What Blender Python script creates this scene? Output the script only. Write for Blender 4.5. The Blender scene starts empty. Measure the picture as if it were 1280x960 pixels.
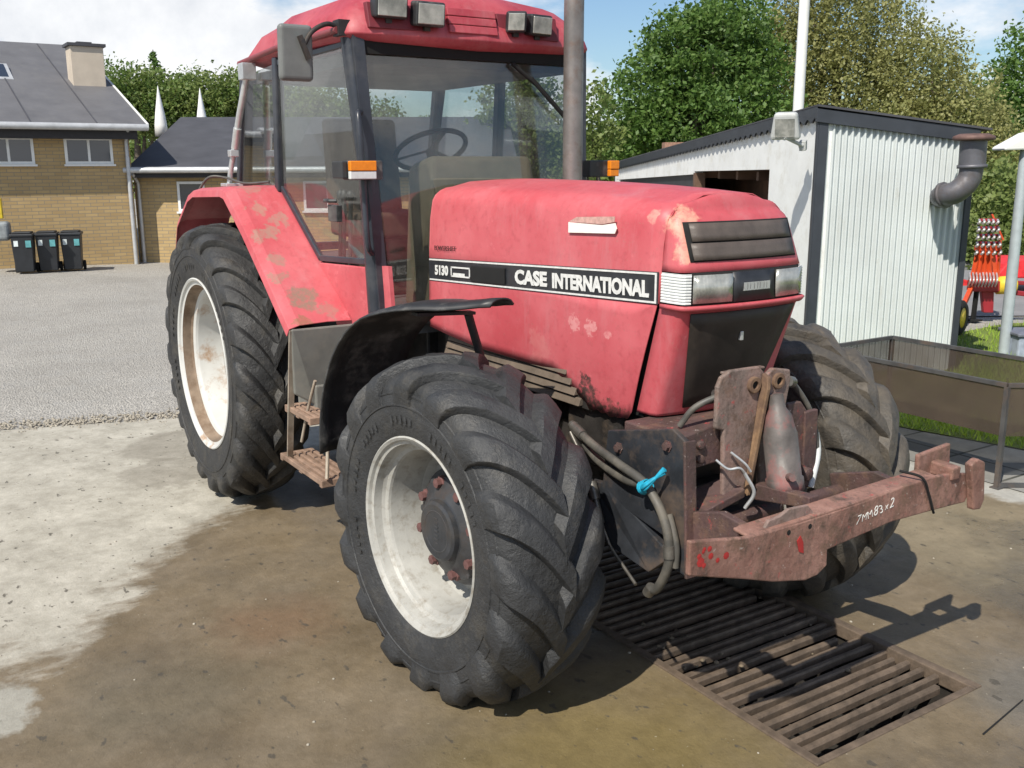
import bpy, bmesh, math, random
import numpy as np
from mathutils import Vector, Matrix
random.seed(7)
C = bpy.context.scene.collection
PI = math.pi
# ------------------------------------------------------------------ camera
FPX = 1221.65; CAM = Vector((5.7717, -2.613, 1.9733)); YAW = 2.5678; PIT = 0.2213; ROL = -0.0032
fw = Vector((math.cos(PIT)*math.cos(YAW), math.cos(PIT)*math.sin(YAW), -math.sin(PIT)))
_r = fw.cross(Vector((0, 0, 1))).normalized(); _u = _r.cross(fw)
rr_ = _r*math.cos(ROL)+_u*math.sin(ROL); uu_ = -_r*math.sin(ROL)+_u*math.cos(ROL)
cd = bpy.data.cameras.new('camera'); co = bpy.data.objects.new('camera', cd); C.objects.link(co)
cd.sensor_width = 36; cd.lens = FPX/1280*36; cd.clip_end = 2000; cd.clip_start = 0.05
m = Matrix((rr_, uu_, -fw)).transposed().to_4x4(); m.translation = CAM; co.matrix_world = m
bpy.context.scene.camera = co
# site frame: metres to the right of and away from the place the photographer stood
H_ = Vector((fw.x, fw.y, 0)).normalized(); R_ = Vector((_r.x, _r.y, 0)).normalized()
def S(right, depth, z=0.0):
    p = CAM + R_*right + H_*depth
    return Vector((p.x, p.y, z))
# ------------------------------------------------------------------ mesh builder
class MB:
    def __init__(s): s.v = []; s.f = []; s.mi = []; s.sm = []
    def add(s, vs, fs, mi=0, sm=False):
        n = len(s.v); s.v += [tuple(v) for v in vs]
        for f in fs: s.f.append(tuple(n+i for i in f)); s.mi.append(mi); s.sm.append(sm)
        return s
    def box(s, a, b, mi=0):
        x0, x1 = sorted((a[0], b[0])); y0, y1 = sorted((a[1], b[1])); z0, z1 = sorted((a[2], b[2]))
        return s.add([(x0,y0,z0),(x1,y0,z0),(x1,y1,z0),(x0,y1,z0),(x0,y0,z1),(x1,y0,z1),(x1,y1,z1),(x0,y1,z1)],
              [(3,2,1,0),(4,5,6,7),(0,1,5,4),(1,2,6,5),(2,3,7,6),(3,0,4,7)], mi)
    def obox(s, o, ax, ay, az, mi=0):
        o = Vector(o); ax = Vector(ax); ay = Vector(ay); az = Vector(az)
        vs = [o, o+ax, o+ax+ay, o+ay, o+az, o+ax+az, o+ax+ay+az, o+ay+az]
        fs = [(3,2,1,0),(4,5,6,7),(0,1,5,4),(1,2,6,5),(2,3,7,6),(3,0,4,7)]
        if ax.cross(ay).dot(az) < 0: fs = [f[::-1] for f in fs]
        return s.add(vs, fs, mi)
    def bar(s, a, b, w, h, up=(0,0,1), mi=0):
        a = Vector(a); b = Vector(b); d = (b-a).normalized(); u = Vector(up)
        if abs(d.dot(u)) > .98: u = Vector((1,0,0))
        sd = d.cross(u).normalized(); u = sd.cross(d)
        return s.obox(a-sd*w/2-u*h/2, b-a, sd*w, u*h, mi)
    def prism(s, pts, ext, mi=0):
        ext = Vector(ext); n = len(pts); P = [Vector(p) for p in pts]
        nn = Vector((0,0,0))
        for i in range(n): nn += P[i].cross(P[(i+1) % n])
        if nn.dot(ext) > 0: P = P[::-1]
        vs = P+[p+ext for p in P]
        fs = [tuple(range(n)), tuple(range(2*n-1, n-1, -1))]+[((i+1) % n, i, n+i, n+(i+1) % n) for i in range(n)]
        return s.add(vs, fs, mi)
    def tube(s, pts, r, n=10, mi=0, cap=True):
        P = [Vector(p) for p in pts]; rs = r if isinstance(r, (list, tuple)) else [r]*len(P)
        vs = []; prev = None
        for i, p in enumerate(P):
            d = (P[min(i+1, len(P)-1)]-P[max(i-1, 0)]).normalized()
            if prev is None:
                u = Vector((0,0,1)) if abs(d.z) < .9 else Vector((1,0,0)); a = d.cross(u).normalized()
            else: a = (prev-d*prev.dot(d)).normalized()
            prev = a; b = d.cross(a)
            for k in range(n):
                t = 2*PI*k/n; vs.append(p+(a*math.cos(t)+b*math.sin(t))*rs[i])
        fs = [(i*n+k, i*n+(k+1) % n, (i+1)*n+(k+1) % n, (i+1)*n+k) for i in range(len(P)-1) for k in range(n)]
        s.add(vs, fs, mi, True)
        if cap:
            s.add(vs[:n], [tuple(range(n))[::-1]], mi); s.add(vs[-n:], [tuple(range(n))], mi)
        return s
    def curve(s, pts, r, n=8, mi=0, k=6):
        P = [Vector(p) for p in pts]; out = []
        Q = [P[0]*2-P[1]]+P+[P[-1]*2-P[-2]]
        for i in range(1, len(Q)-2):
            a, b, c, d = Q[i-1:i+3]
            for j in range(k):
                t = j/k; out.append(.5*((2*b)+(c-a)*t+(2*a-5*b+4*c-d)*t*t+(3*b-a-3*c+d)*t**3))
        out.append(P[-1]); return s.tube(out, r, n, mi)
    def bands(s, c, axis, prof, n=48, mi=0):
        for i in range(len(prof)-1): s.lathe(c, axis, prof[i:i+2], n, mi)
        return s
    def lathe(s, c, axis, prof, n=48, mi=0, sm=True):
        c = Vector(c); ax = Vector(axis).normalized(); u = Vector((0,0,1)) if abs(ax.z) < .9 else Vector((1,0,0))
        a = ax.cross(u).normalized(); b = ax.cross(a); vs = []
        for (d, r) in prof:
            for k in range(n):
                t = 2*PI*k/n; vs.append(c+ax*d+(a*math.cos(t)+b*math.sin(t))*r)
        fs = [(i*n+k, i*n+(k+1) % n, (i+1)*n+(k+1) % n, (i+1)*n+k) for i in range(len(prof)-1) for k in range(n)]
        return s.add(vs, fs, mi, sm)
    def grid(s, rows, mi=0, sm=True, flip=False):
        nr = len(rows); nc = len(rows[0]); vs = [p for r in rows for p in r]
        fs = [(i*nc+k, i*nc+k+1, (i+1)*nc+k+1, (i+1)*nc+k) for i in range(nr-1) for k in range(nc-1)]
        if flip: fs = [f[::-1] for f in fs]
        return s.add(vs, fs, mi, sm)
    def build(s, name, mats, parent=None, bevel=0, solid=0, kind=None, label=None, cat=None, group=None, seg=2, fix=False, sharp=0):
        if not isinstance(mats, (list, tuple)): mats = [mats]
        V = np.array(s.v, dtype=float); lo = V.min(0); hi = V.max(0); o = Vector(((lo[0]+hi[0])/2, (lo[1]+hi[1])/2, lo[2]))
        me = bpy.data.meshes.new(name); me.from_pydata([tuple(x) for x in (V-np.array(o))], [], s.f)
        for k in mats: me.materials.append(k)
        me.polygons.foreach_set('material_index', s.mi); me.polygons.foreach_set('use_smooth', s.sm); me.update()
        if fix or solid:
            bm = bmesh.new(); bm.from_mesh(me); bmesh.ops.remove_doubles(bm, verts=bm.verts, dist=1e-5)
            if fix: bmesh.ops.recalc_face_normals(bm, faces=bm.faces)
            bm.to_mesh(me); bm.free()
        ob = bpy.data.objects.new(name, me); C.objects.link(ob)
        if solid: md = ob.modifiers.new('solid', 'SOLIDIFY'); md.thickness = solid; md.offset = -1
        if name == 'crown': pass
        if sharp: me.set_sharp_from_angle(angle=math.radians(sharp))
        if bevel:
            md = ob.modifiers.new('bevel', 'BEVEL'); md.width = bevel; md.segments = seg; md.limit_method = 'ANGLE'; md.angle_limit = math.radians(38); md.harden_normals = False
        if parent is not None:
            ob.parent = parent; ob.location = o-wloc(parent)
        else: ob.location = o
        tag(ob, label, cat, group, kind); return ob
def wloc(o):
    p = Vector((0,0,0))
    while o is not None: p += Vector(o.location); o = o.parent
    return p
def tag(o, label=None, cat=None, group=None, kind=None):
    if label: o['label'] = label
    if cat: o['category'] = cat
    if group: o['group'] = group
    if kind: o['kind'] = kind
def empty(name, loc, label=None, cat=None, group=None, parent=None):
    o = bpy.data.objects.new(name, None); C.objects.link(o); o.empty_display_size = .2
    if parent is not None: o.parent = parent; o.location = Vector(loc)-wloc(parent)
    else: o.location = loc
    tag(o, label, cat, group); return o
def copy_tree(o, parent=None):
    c = o.copy(); C.objects.link(c); c.parent = parent
    for ch in list(o.children): copy_tree(ch, c)
    return c
def text(txt, name, mat, parent, origin, xdir, updir, size, depth=.003, bold=0.0, width=None, shear=0, label=None):
    cu = bpy.data.curves.new('t', 'FONT'); cu.body = txt; cu.size = size; cu.extrude = depth/2; cu.offset = bold; cu.shear = shear
    cu.align_x = 'LEFT'; cu.resolution_u = 3
    to = bpy.data.objects.new('t', cu); C.objects.link(to); bpy.context.view_layer.update()
    dg = bpy.context.evaluated_depsgraph_get(); me = bpy.data.meshes.new_from_object(to.evaluated_get(dg))
    bpy.data.objects.remove(to)
    x = Vector(xdir).normalized(); u = Vector(updir); u = (u-x*u.dot(x)).normalized(); n = x.cross(u)
    xs = [v.co.x for v in me.vertices]; k = 1 if width is None else width/(max(xs)-min(xs)); x0 = min(xs)
    o = Vector(origin)
    for v in me.vertices:
        p = v.co.copy(); v.co = x*((p.x-x0)*k)+u*p.y+n*p.z
    me.materials.clear(); me.materials.append(mat); me.name = name
    ob = bpy.data.objects.new(name, me); C.objects.link(ob); ob.parent = parent; ob.location = o-wloc(parent) if parent else o
    tag(ob, label); return ob
# ------------------------------------------------------------------ materials
def NM(name):
    mt = bpy.data.materials.new(name); mt.use_nodes = True; nt = mt.node_tree
    return mt, nt, nt.nodes['Principled BSDF']
def N(nt, t, **kw):
    n = nt.nodes.new(t)
    for k, v in kw.items():
        if k.startswith('_'): setattr(n, k[1:], v)
        else: n.inputs[k.replace('__', ' ')].default_value = v
    return n
def c4(c): return (c[0], c[1], c[2], 1)
def posn(nt):
    g = N(nt, 'ShaderNodeNewGeometry'); return g.outputs['Position']
def objc(nt):
    g = N(nt, 'ShaderNodeTexCoord'); return g.outputs['Object']
def noise(nt, vec, scale, detail=5, rough=.6, w=0, stretch=None):
    if stretch or w:
        mp = N(nt, 'ShaderNodeMapping'); nt.links.new(vec, mp.inputs[0]); mp.inputs['Scale'].default_value = stretch or (1,1,1)
        mp.inputs['Location'].default_value = (w, w*1.7, w*.6); vec = mp.outputs[0]
    n = N(nt, 'ShaderNodeTexNoise', Scale=scale, Detail=detail, Roughness=rough); nt.links.new(vec, n.inputs['Vector']); return n.outputs['Fac']
def ramp(nt, fac, a, b, c0=0., c1=1.):
    r = N(nt, 'ShaderNodeMapRange'); nt.links.new(fac, r.inputs[0])
    for i, v in zip((1,2,3,4), (a,b,c0,c1)): r.inputs[i].default_value = v
    return r.outputs[0]
def math_(nt, op, a, b=None):
    n = N(nt, 'ShaderNodeMath', _operation=op)
    for i, x in enumerate((a, b)):
        if x is None: continue
        if isinstance(x, (int, float)): n.inputs[i].default_value = x
        else: nt.links.new(x, n.inputs[i])
    return n.outputs[0]
def mix(nt, fac, a, b, mode='MIX'):
    n = N(nt, 'ShaderNodeMix', _data_type='RGBA', _blend_type=mode)
    for i, x in ((0, fac), (6, a), (7, b)):
        if isinstance(x, (int, float)): n.inputs[i].default_value = x
        elif isinstance(x, tuple): n.inputs[i].default_value = c4(x)
        else: nt.links.new(x, n.inputs[i])
    return n.outputs[2]
def dist(nt, vec, p, amp=.0, sc=8, w=0):
    n = N(nt, 'ShaderNodeVectorMath', _operation='DISTANCE'); nt.links.new(vec, n.inputs[0]); n.inputs[1].default_value = p
    o = n.outputs['Value']
    if amp:
        k = noise(nt, vec, sc, 5, .65, w); o = math_(nt, 'ADD', o, math_(nt, 'MULTIPLY', math_(nt, 'SUBTRACT', k, .5), amp))
    return o
def bump(nt, bs, h, st=.3, d=.01):
    b = N(nt, 'ShaderNodeBump', Strength=st, Distance=d); nt.links.new(h, b.inputs['Height']); nt.links.new(b.outputs[0], bs.inputs['Normal'])
def simple(name, col, rough=.5, metal=0., var=.25, sc=12, dirt=None, damt=.4, bmp=.0, bsc=60, coat=0, spec=.5, dth=(.5,.65), dsc=5):
    mt, nt, b = NM(name); p = posn(nt)
    f = noise(nt, p, sc)
    lo = tuple(c*(1-var) for c in col); hi = tuple(min(1, c*(1+var)) for c in col)
    c = mix(nt, ramp(nt, f, .3, .7), lo, hi)
    if dirt:
        k = ramp(nt, noise(nt, p, dsc, 8, .7, 3.1), dth[0], dth[1], 0, damt); c = mix(nt, k, c, dirt)
        nt.links.new(math_(nt, 'ADD', math_(nt, 'MULTIPLY', k, .35), rough), b.inputs['Roughness'])
    else: b.inputs['Roughness'].default_value = rough
    nt.links.new(c, b.inputs['Base Color']); b.inputs['Metallic'].default_value = metal
    b.inputs['Specular IOR Level'].default_value = spec
    b.inputs['Coat Weight'].default_value = coat
    if bmp: bump(nt, b, noise(nt, p, bsc, 6), bmp, .004)
    return mt
def paint(name, base, faded, rough=.46, spots=(), dirt=(.16,.10,.06), damt=.5, fade=(.35,.7)):
    mt, nt, b = NM(name); p = posn(nt)
    c = mix(nt, ramp(nt, noise(nt, p, 2.2, 6, .6), fade[0], fade[1]), base, faded)
    c = mix(nt, ramp(nt, noise(nt, p, 30, 4, .6, 5), .52, .75, 0, .35), c, tuple(x*.6 for x in base)); c = mix(nt, ramp(nt, noise(nt, p, 5, 9, .78, 15, (1,1,.22)), .52, .70, 0, .5), c, tuple(min(1, x*.7+.10) for x in faded))
    c = mix(nt, ramp(nt, noise(nt, p, 120, 3, .6, 25), .62, .72, 0, .45), c, (.30,.17,.13))
    sc_ = ramp(nt, noise(nt, p, 9, 10, .8, 9), .60, .70, 0, .6); c = mix(nt, sc_, c, tuple(min(1, x*1.15+.06) for x in faded))
    # rust and chips low down in thin vertical runs
    k = ramp(nt, noise(nt, p, 14, 8, .75, 2, (1,1,.5)), .64, .72, 0, damt); c = mix(nt, k, c, dirt)
    for (q, r, col, amt, amp, ns) in spots:
        d = dist(nt, p, q, amp*1.5, ns*1.3, q[0]); kk = ramp(nt, d, r, r*.78, 0, amt); kk = math_(nt, 'MULTIPLY', kk, ramp(nt, noise(nt, p, 45, 6, .75, q[1]), .35, .55, .35, 1)); c = mix(nt, kk, c, col)
    nt.links.new(c, b.inputs['Base Color'])
    nt.links.new(ramp(nt, noise(nt, p, 5, 6, .7, 4), .3, .7, rough-.06, rough+.18), b.inputs['Roughness'])
    b.inputs['Specular IOR Level'].default_value = .45
    bump(nt, b, noise(nt, p, 1.6, 3, .5), .12, .03)
    return mt
M = {}
RUSTY = (.17,.075,.04)
red_spots = [((3.24,-.28,1.80), .088, (.62,.30,.22), .95, .09, 12), ((3.28,-.29,1.69), .062, (.62,.30,.22), .9, .08, 14),
  ((3.1,-.29,1.80), .03, (.62,.30,.24), .7, .05, 20),
  ((2.45,-.33,1.22), .08, (.56,.24,.22), .3, .2, 9), ((2.7,-.33,1.36), .035, (.66,.34,.33), .55, .08, 30), ((2.8,-.33,1.35), .03, (.66,.34,.33), .6, .09, 30), ((2.9,-.33,1.34), .022, (.66,.34,.33), .5, .06, 30),
  ((2.78,-.34,1.05), .085, (.05,.035,.03), .96, .12, 22), ((2.92,-.34,1.03), .06, (.09,.05,.04), .9, .12, 28), ((2.76,-.34,1.14), .035, (.05,.035,.03), .95, .07, 24),
  ((2.62,-.34,1.10), .04, (.10,.06,.05), .8, .1, 28), ((3.0,-.33,1.04), .035, (.12,.07,.05), .7, .08, 28)]
fend_spots = [((.75,-.90,1.60), .075, (.30,.18,.14), .85, .16, 9), ((.60,-.88,1.72), .05, (.33,.20,.15), .7, .14, 9), ((1.13,-.86,1.31), .085, (.22,.15,.11), .9, .13, 9),
  ((.9,-.9,1.50), .05, (.30,.18,.14), .8, .12, 12), ((1.0,-.93,1.42), .045, (.28,.17,.13), .8, .16, 11), ((.68,-.80,1.66), .05, (.30,.19,.15), .7, .2, 10), ((1.2,-.75,1.26), .05, (.28,.18,.14), .6, .2, 12), ((.45,-.85,1.83), .07, (.30,.19,.15), .6, .16, 9), ((1.26,-.9,1.21), .05, (.25,.12,.07), .8, .1, 16)]
RED = (.43,.058,.072); FAD = (.54,.128,.144)
M['red'] = paint('red_paint', RED, FAD, spots=red_spots, damt=.12)
M['red_fender'] = paint('red_fender_paint', RED, FAD, spots=fend_spots, damt=.35)
M['red_roof'] = paint('red_roof_paint', (.32,.036,.052), (.47,.095,.11), rough=.4, damt=.1)
M['stripe'] = simple('stripe_black', (.022,.024,.028), .4, var=.3, sc=20)
M['white_letter'] = simple('letter_white', (.62,.62,.60), .5, var=.15, sc=50)
M['seam'] = simple('seam_black', (.006,.006,.006), .9)
M['grille'] = simple('grille_mesh', (.024,.019,.016), .55, var=.5, sc=8, dirt=(.05,.035,.025), damt=.5)
M['vent'] = simple('vent_slat', (.085,.068,.058), .5, var=.2, sc=15, bmp=.2, bsc=150)
M['louvre'] = simple('louvre_brown', (.13,.10,.075), .7, var=.3, sc=9, dirt=(.06,.045,.03), damt=.6)
M['plastic'] = simple('black_plastic', (.024,.025,.027), .46, var=.3, sc=9, dirt=(.15,.145,.135), damt=.7)
M['pillar'] = simple('pillar_paint', (.028,.032,.042), .35, var=.25, sc=10, dirt=(.10,.10,.10), damt=.3)
M['darkmetal'] = simple('dark_metal', (.030,.029,.030), .55, .3, var=.4, sc=14, dirt=(.10,.07,.05), damt=.7, bmp=.3)
M['frameblue'] = simple('frame_slate_paint', (.028,.031,.037), .45, .1, var=.4, sc=9, dirt=(.10,.07,.05), damt=.8, bmp=.2)
M['oily'] = simple('oily_casting', (.030,.027,.025), .5, .1, var=.5, sc=10, dirt=(.09,.065,.045), damt=.8, bmp=.4)
M['exhaust'] = simple('exhaust_steel', (.24,.22,.205), .40, .6, var=.3, sc=7, dirt=(.17,.10,.07), damt=.5, dsc=9)
M['whitepaint'] = simple('wheel_white', (.36,.355,.33), .55, var=.15, sc=6, dirt=(.17,.14,.10), damt=.75, bmp=.2, dth=(.50,.72), dsc=22)
M['hubgrey'] = simple('hub_grey', (.055,.056,.060), .5, .3, var=.3, sc=14, dirt=(.06,.04,.03), damt=.7, bmp=.3)
M['hubcap'] = simple('hub_cap', (.034,.037,.043), .45, .2, var=.3, sc=14, dirt=(.08,.065,.05), damt=.5, bmp=.3)
M['boltred'] = simple('bolt_rust_red', (.125,.058,.054), .6, var=.3, sc=30)
M['chrome'] = simple('chrome', (.75,.77,.8), .12, 1.0, var=.05)
M['aluminium'] = simple('aluminium', (.55,.56,.56), .4, .6, var=.15, sc=20)
M['amber'] = simple('amber_lens', (.75,.22,.01), .2, var=.1, sc=60)
M['clearlens'] = simple('indicator_lens_clear', (.62,.64,.63), .25, var=.1, sc=40)
M['seatb'] = simple('seat_brown', (.10,.065,.045), .85, var=.3)
M['cowl'] = simple('dash_cowl', (.17,.145,.095), .7, var=.2, sc=7)
M['inner'] = simple('cab_trim_grey', (.13,.125,.12), .8, var=.25, sc=6)
M['blue'] = simple('blue_string', (.01,.28,.42), .6, var=.3, sc=50)
M['hose'] = simple('rubber_hose', (.07,.067,.06), .5, var=.3, sc=14, dirt=(.16,.14,.11), damt=.6)
M['steptread'] = simple('step_tread', (.27,.18,.13), .8, .1, var=.3, sc=18, dirt=(.10,.06,.04), damt=.7, bmp=.4)
M['panelgrey'] = simple('panel_grey', (.17,.17,.155), .6, .1, var=.2, sc=5, dirt=(.26,.24,.2), damt=.5)
def rustred(name, base, pink, amt):
    mt, nt, b = NM(name); p = posn(nt)
    c = mix(nt, ramp(nt, noise(nt, p, 5, 8, .7), .35, .65), base, pink)
    c = mix(nt, ramp(nt, noise(nt, p, 11, 8, .75, 2.2), .5, .6, 0, amt), c, (.16,.095,.065))
    c = mix(nt, ramp(nt, noise(nt, p, 8, 9, .8, 17, (1,1,.5)), .50, .66, 0, .85), c, (.050,.036,.028))
    c = mix(nt, ramp(nt, noise(nt, p, 23, 8, .75, 7), .60, .68, 0, .8), c, (.42,.05,.05))
    c = mix(nt, ramp(nt, noise(nt, p, 70, 6, .75, 19), .55, .70, 0, .5), c, (.09,.05,.03))
    c = mix(nt, ramp(nt, noise(nt, p, 40, 6, .7, 8), .63, .7, 0, .6), c, (.55,.48,.44))
    nt.links.new(c, b.inputs['Base Color']); b.inputs['Roughness'].default_value = .62; bump(nt, b, noise(nt, p, 32, 9, .75), .8, .008); return mt
M['rustbeam'] = rustred('worn_red_beam', (.17,.080,.060), (.33,.185,.145), .85)
M['rustplate'] = rustred('worn_rust_plate', (.17,.135,.115), (.27,.175,.15), .7)
M['rustyellow'] = simple('yellow_rust', (.22,.135,.075), .7, var=.35, sc=20, dirt=(.11,.065,.045), damt=.9, dth=(.42,.58), bmp=.3)
M['rustdark'] = rustred('dark_rust_plate', (.060,.038,.036), (.11,.060,.056), .6)
M['cylinder'] = simple('cylinder_grey_red', (.105,.092,.085), .5, .1, var=.4, sc=12, dirt=(.24,.085,.078), damt=.8, dth=(.48,.6), bmp=.2)
# tyres
def tyre_mat(name, a, b_, dust, th):
    mt, nt, b = NM(name); p = posn(nt)
    c = mix(nt, ramp(nt, noise(nt, p, 4, 7, .65), .35, .65), a, b_)
    c = mix(nt, ramp(nt, noise(nt, p, 6.5, 8, .7, 4), th[0], th[1], 0, .75), c, dust)
    c = mix(nt, ramp(nt, noise(nt, p, 60, 4, .7, 6), .62, .72, 0, .35), c, tuple(x*1.3 for x in dust))
    nt.links.new(c, b.inputs['Base Color']); nt.links.new(ramp(nt, noise(nt, p, 9, 5), .3, .7, .42, .75), b.inputs['Roughness'])
    b.inputs['Specular IOR Level'].default_value = .5
    hh_ = math_(nt, 'ADD', noise(nt, p, 55, 7, .7), math_(nt, 'MULTIPLY', ramp(nt, noise(nt, p, 12, 6, .7, 8), .35, .6), 1.2)); bump(nt, b, hh_, .55, .006); return mt
M['tyre'] = tyre_mat('tyre_rubber', (.018,.018,.019), (.034,.034,.034), (.085,.075,.060), (.52,.75))
M['tyre_front'] = tyre_mat('tyre_rubber_dark', (.020,.021,.0225), (.036,.037,.039), (.085,.078,.066), (.55,.78))
M['tyre_dusty'] = tyre_mat('tyre_rubber_dusty', (.038,.035,.031), (.066,.059,.050), (.12,.10,.075), (.42,.65))
def glass(name, tint, refl=.08, film=.06, filmc=(.35,.34,.30), rough=.0):
    mt, nt, b = NM(name); nt.nodes.remove(b); out = nt.nodes['Material Output']
    tr = N(nt, 'ShaderNodeBsdfTransparent', Color=c4(tint)); gl = N(nt, 'ShaderNodeBsdfGlossy', Roughness=rough, Color=(1,1,1,1))
    df = N(nt, 'ShaderNodeBsdfDiffuse', Color=c4(filmc)); lw = N(nt, 'ShaderNodeLayerWeight', Blend=.5)
    a = N(nt, 'ShaderNodeMixShader'); nt.links.new(tr.outputs[0], a.inputs[1]); nt.links.new(df.outputs[0], a.inputs[2])
    nt.links.new(ramp(nt, noise(nt, posn(nt), 3, 6, .7), .38, .7, film*.25, film*2.4), a.inputs[0])
    m2 = N(nt, 'ShaderNodeMixShader'); nt.links.new(ramp(nt, math_(nt, 'POWER', lw.outputs[1], 4.2), 0, 1, refl+.035, .9), m2.inputs[0]); nt.links.new(a.outputs[0], m2.inputs[1]); nt.links.new(gl.outputs[0], m2.inputs[2])
    nt.links.new(m2.outputs[0], out.inputs[0]); return mt
M['windscreen'] = glass('windscreen_glass', (.86,.87,.86), .02, .04)
M['cabglass'] = glass('cab_side_glass', (.88,.90,.90), .01, .025)
M['lamplens'] = simple('lamp_lens', (.42,.44,.42), .12, .25, var=.35, sc=35, coat=.6)
M['reflector'] = simple('lamp_reflector', (.75,.76,.78), .15, .9, var=.1)
M['clearcover'] = glass('lamp_cover', (.93,.93,.9), .06, .10, (.6,.6,.55))
M['mirrorback'] = simple('mirror_shell', (.15,.155,.15), .5, var=.15)
M['black'] = simple('deep_black', (.004,.004,.004), .9)
M['sticker'] = simple('sticker_white', (.78,.76,.70), .5, var=.08, sc=30)
M['roofdark'] = simple('roof_pocket_red', (.16,.02,.03), .6, var=.2)
M['redrail'] = simple('rail_dark_red', (.20,.04,.045), .5, var=.2)
M['chalk'] = simple('chalk_white', (.72,.70,.66), .9, var=.1)
M['redgloss'] = simple('fresh_red', (.36,.03,.03), .25, var=.2)
M['steelrust'] = simple('hanger_steel', (.34,.29,.23), .6, .2, var=.3, sc=15, dirt=(.16,.09,.05), damt=.7)
M['steel2'] = simple('coupling_steel', (.16,.15,.135), .4, .6, var=.3, sc=30)
def at(px, py, depth):
    """the point seen at photo position (px, py) lying depth metres away along the site frame"""
    q = fw+rr_*((px-640)/FPX)+uu_*((480-py)/FPX); return CAM+q*(depth/q.dot(H_))
M['mirrorback2'] = simple('flood_shell', (.42,.43,.42), .5, var=.1)
SUN_E = 4.7; SKY_S = .082; EXPO = 0.33; CL_S = 2.0; CL_W = 4.4; CL_A = .49; CL_B = .58
# ================================================================== TRACTOR
T = empty('tractor', (1.4, 0, 0), 'faded red four-wheel-drive farm tractor standing on the drain grate in the yard', 'tractor')
WB = 2.65; ZR = .8214; ZF = .604
def lerp(a, b, t): return a+(b-a)*t
def prof_at(prof, s):
    L = [0]
    for i in range(1, len(prof)): L.append(L[-1]+math.hypot(prof[i][0]-prof[i-1][0], prof[i][1]-prof[i-1][1]))
    for i in range(1, len(prof)):
        if s <= L[i] or i == len(prof)-1:
            t = (s-L[i-1])/(L[i]-L[i-1]); y = lerp(prof[i-1][0], prof[i][0], t); r = lerp(prof[i-1][1], prof[i][1], t)
            dy = prof[i][0]-prof[i-1][0]; dr = prof[i][1]-prof[i-1][1]; l = math.hypot(dy, dr)
            return y, r, -dr/l, dy/l
def smooth_prof(prof, k=4):
    P = [Vector((a, b, 0)) for a, b in prof]; out = []; Q = [Vector((-P[1].x, P[1].y, 0))]+P+[P[-1]*2-P[-2]]
    for i in range(1, len(Q)-2):
        a, b, c, d = Q[i-1:i+3]
        for j in range(k):
            t = j/k; v = .5*((2*b)+(c-a)*t+(2*a-5*b+4*c-d)*t*t+(3*b-a-3*c+d)*t**3); out.append((v.x, v.y))
    out.append((P[-1].x, P[-1].y)); return out
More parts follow.
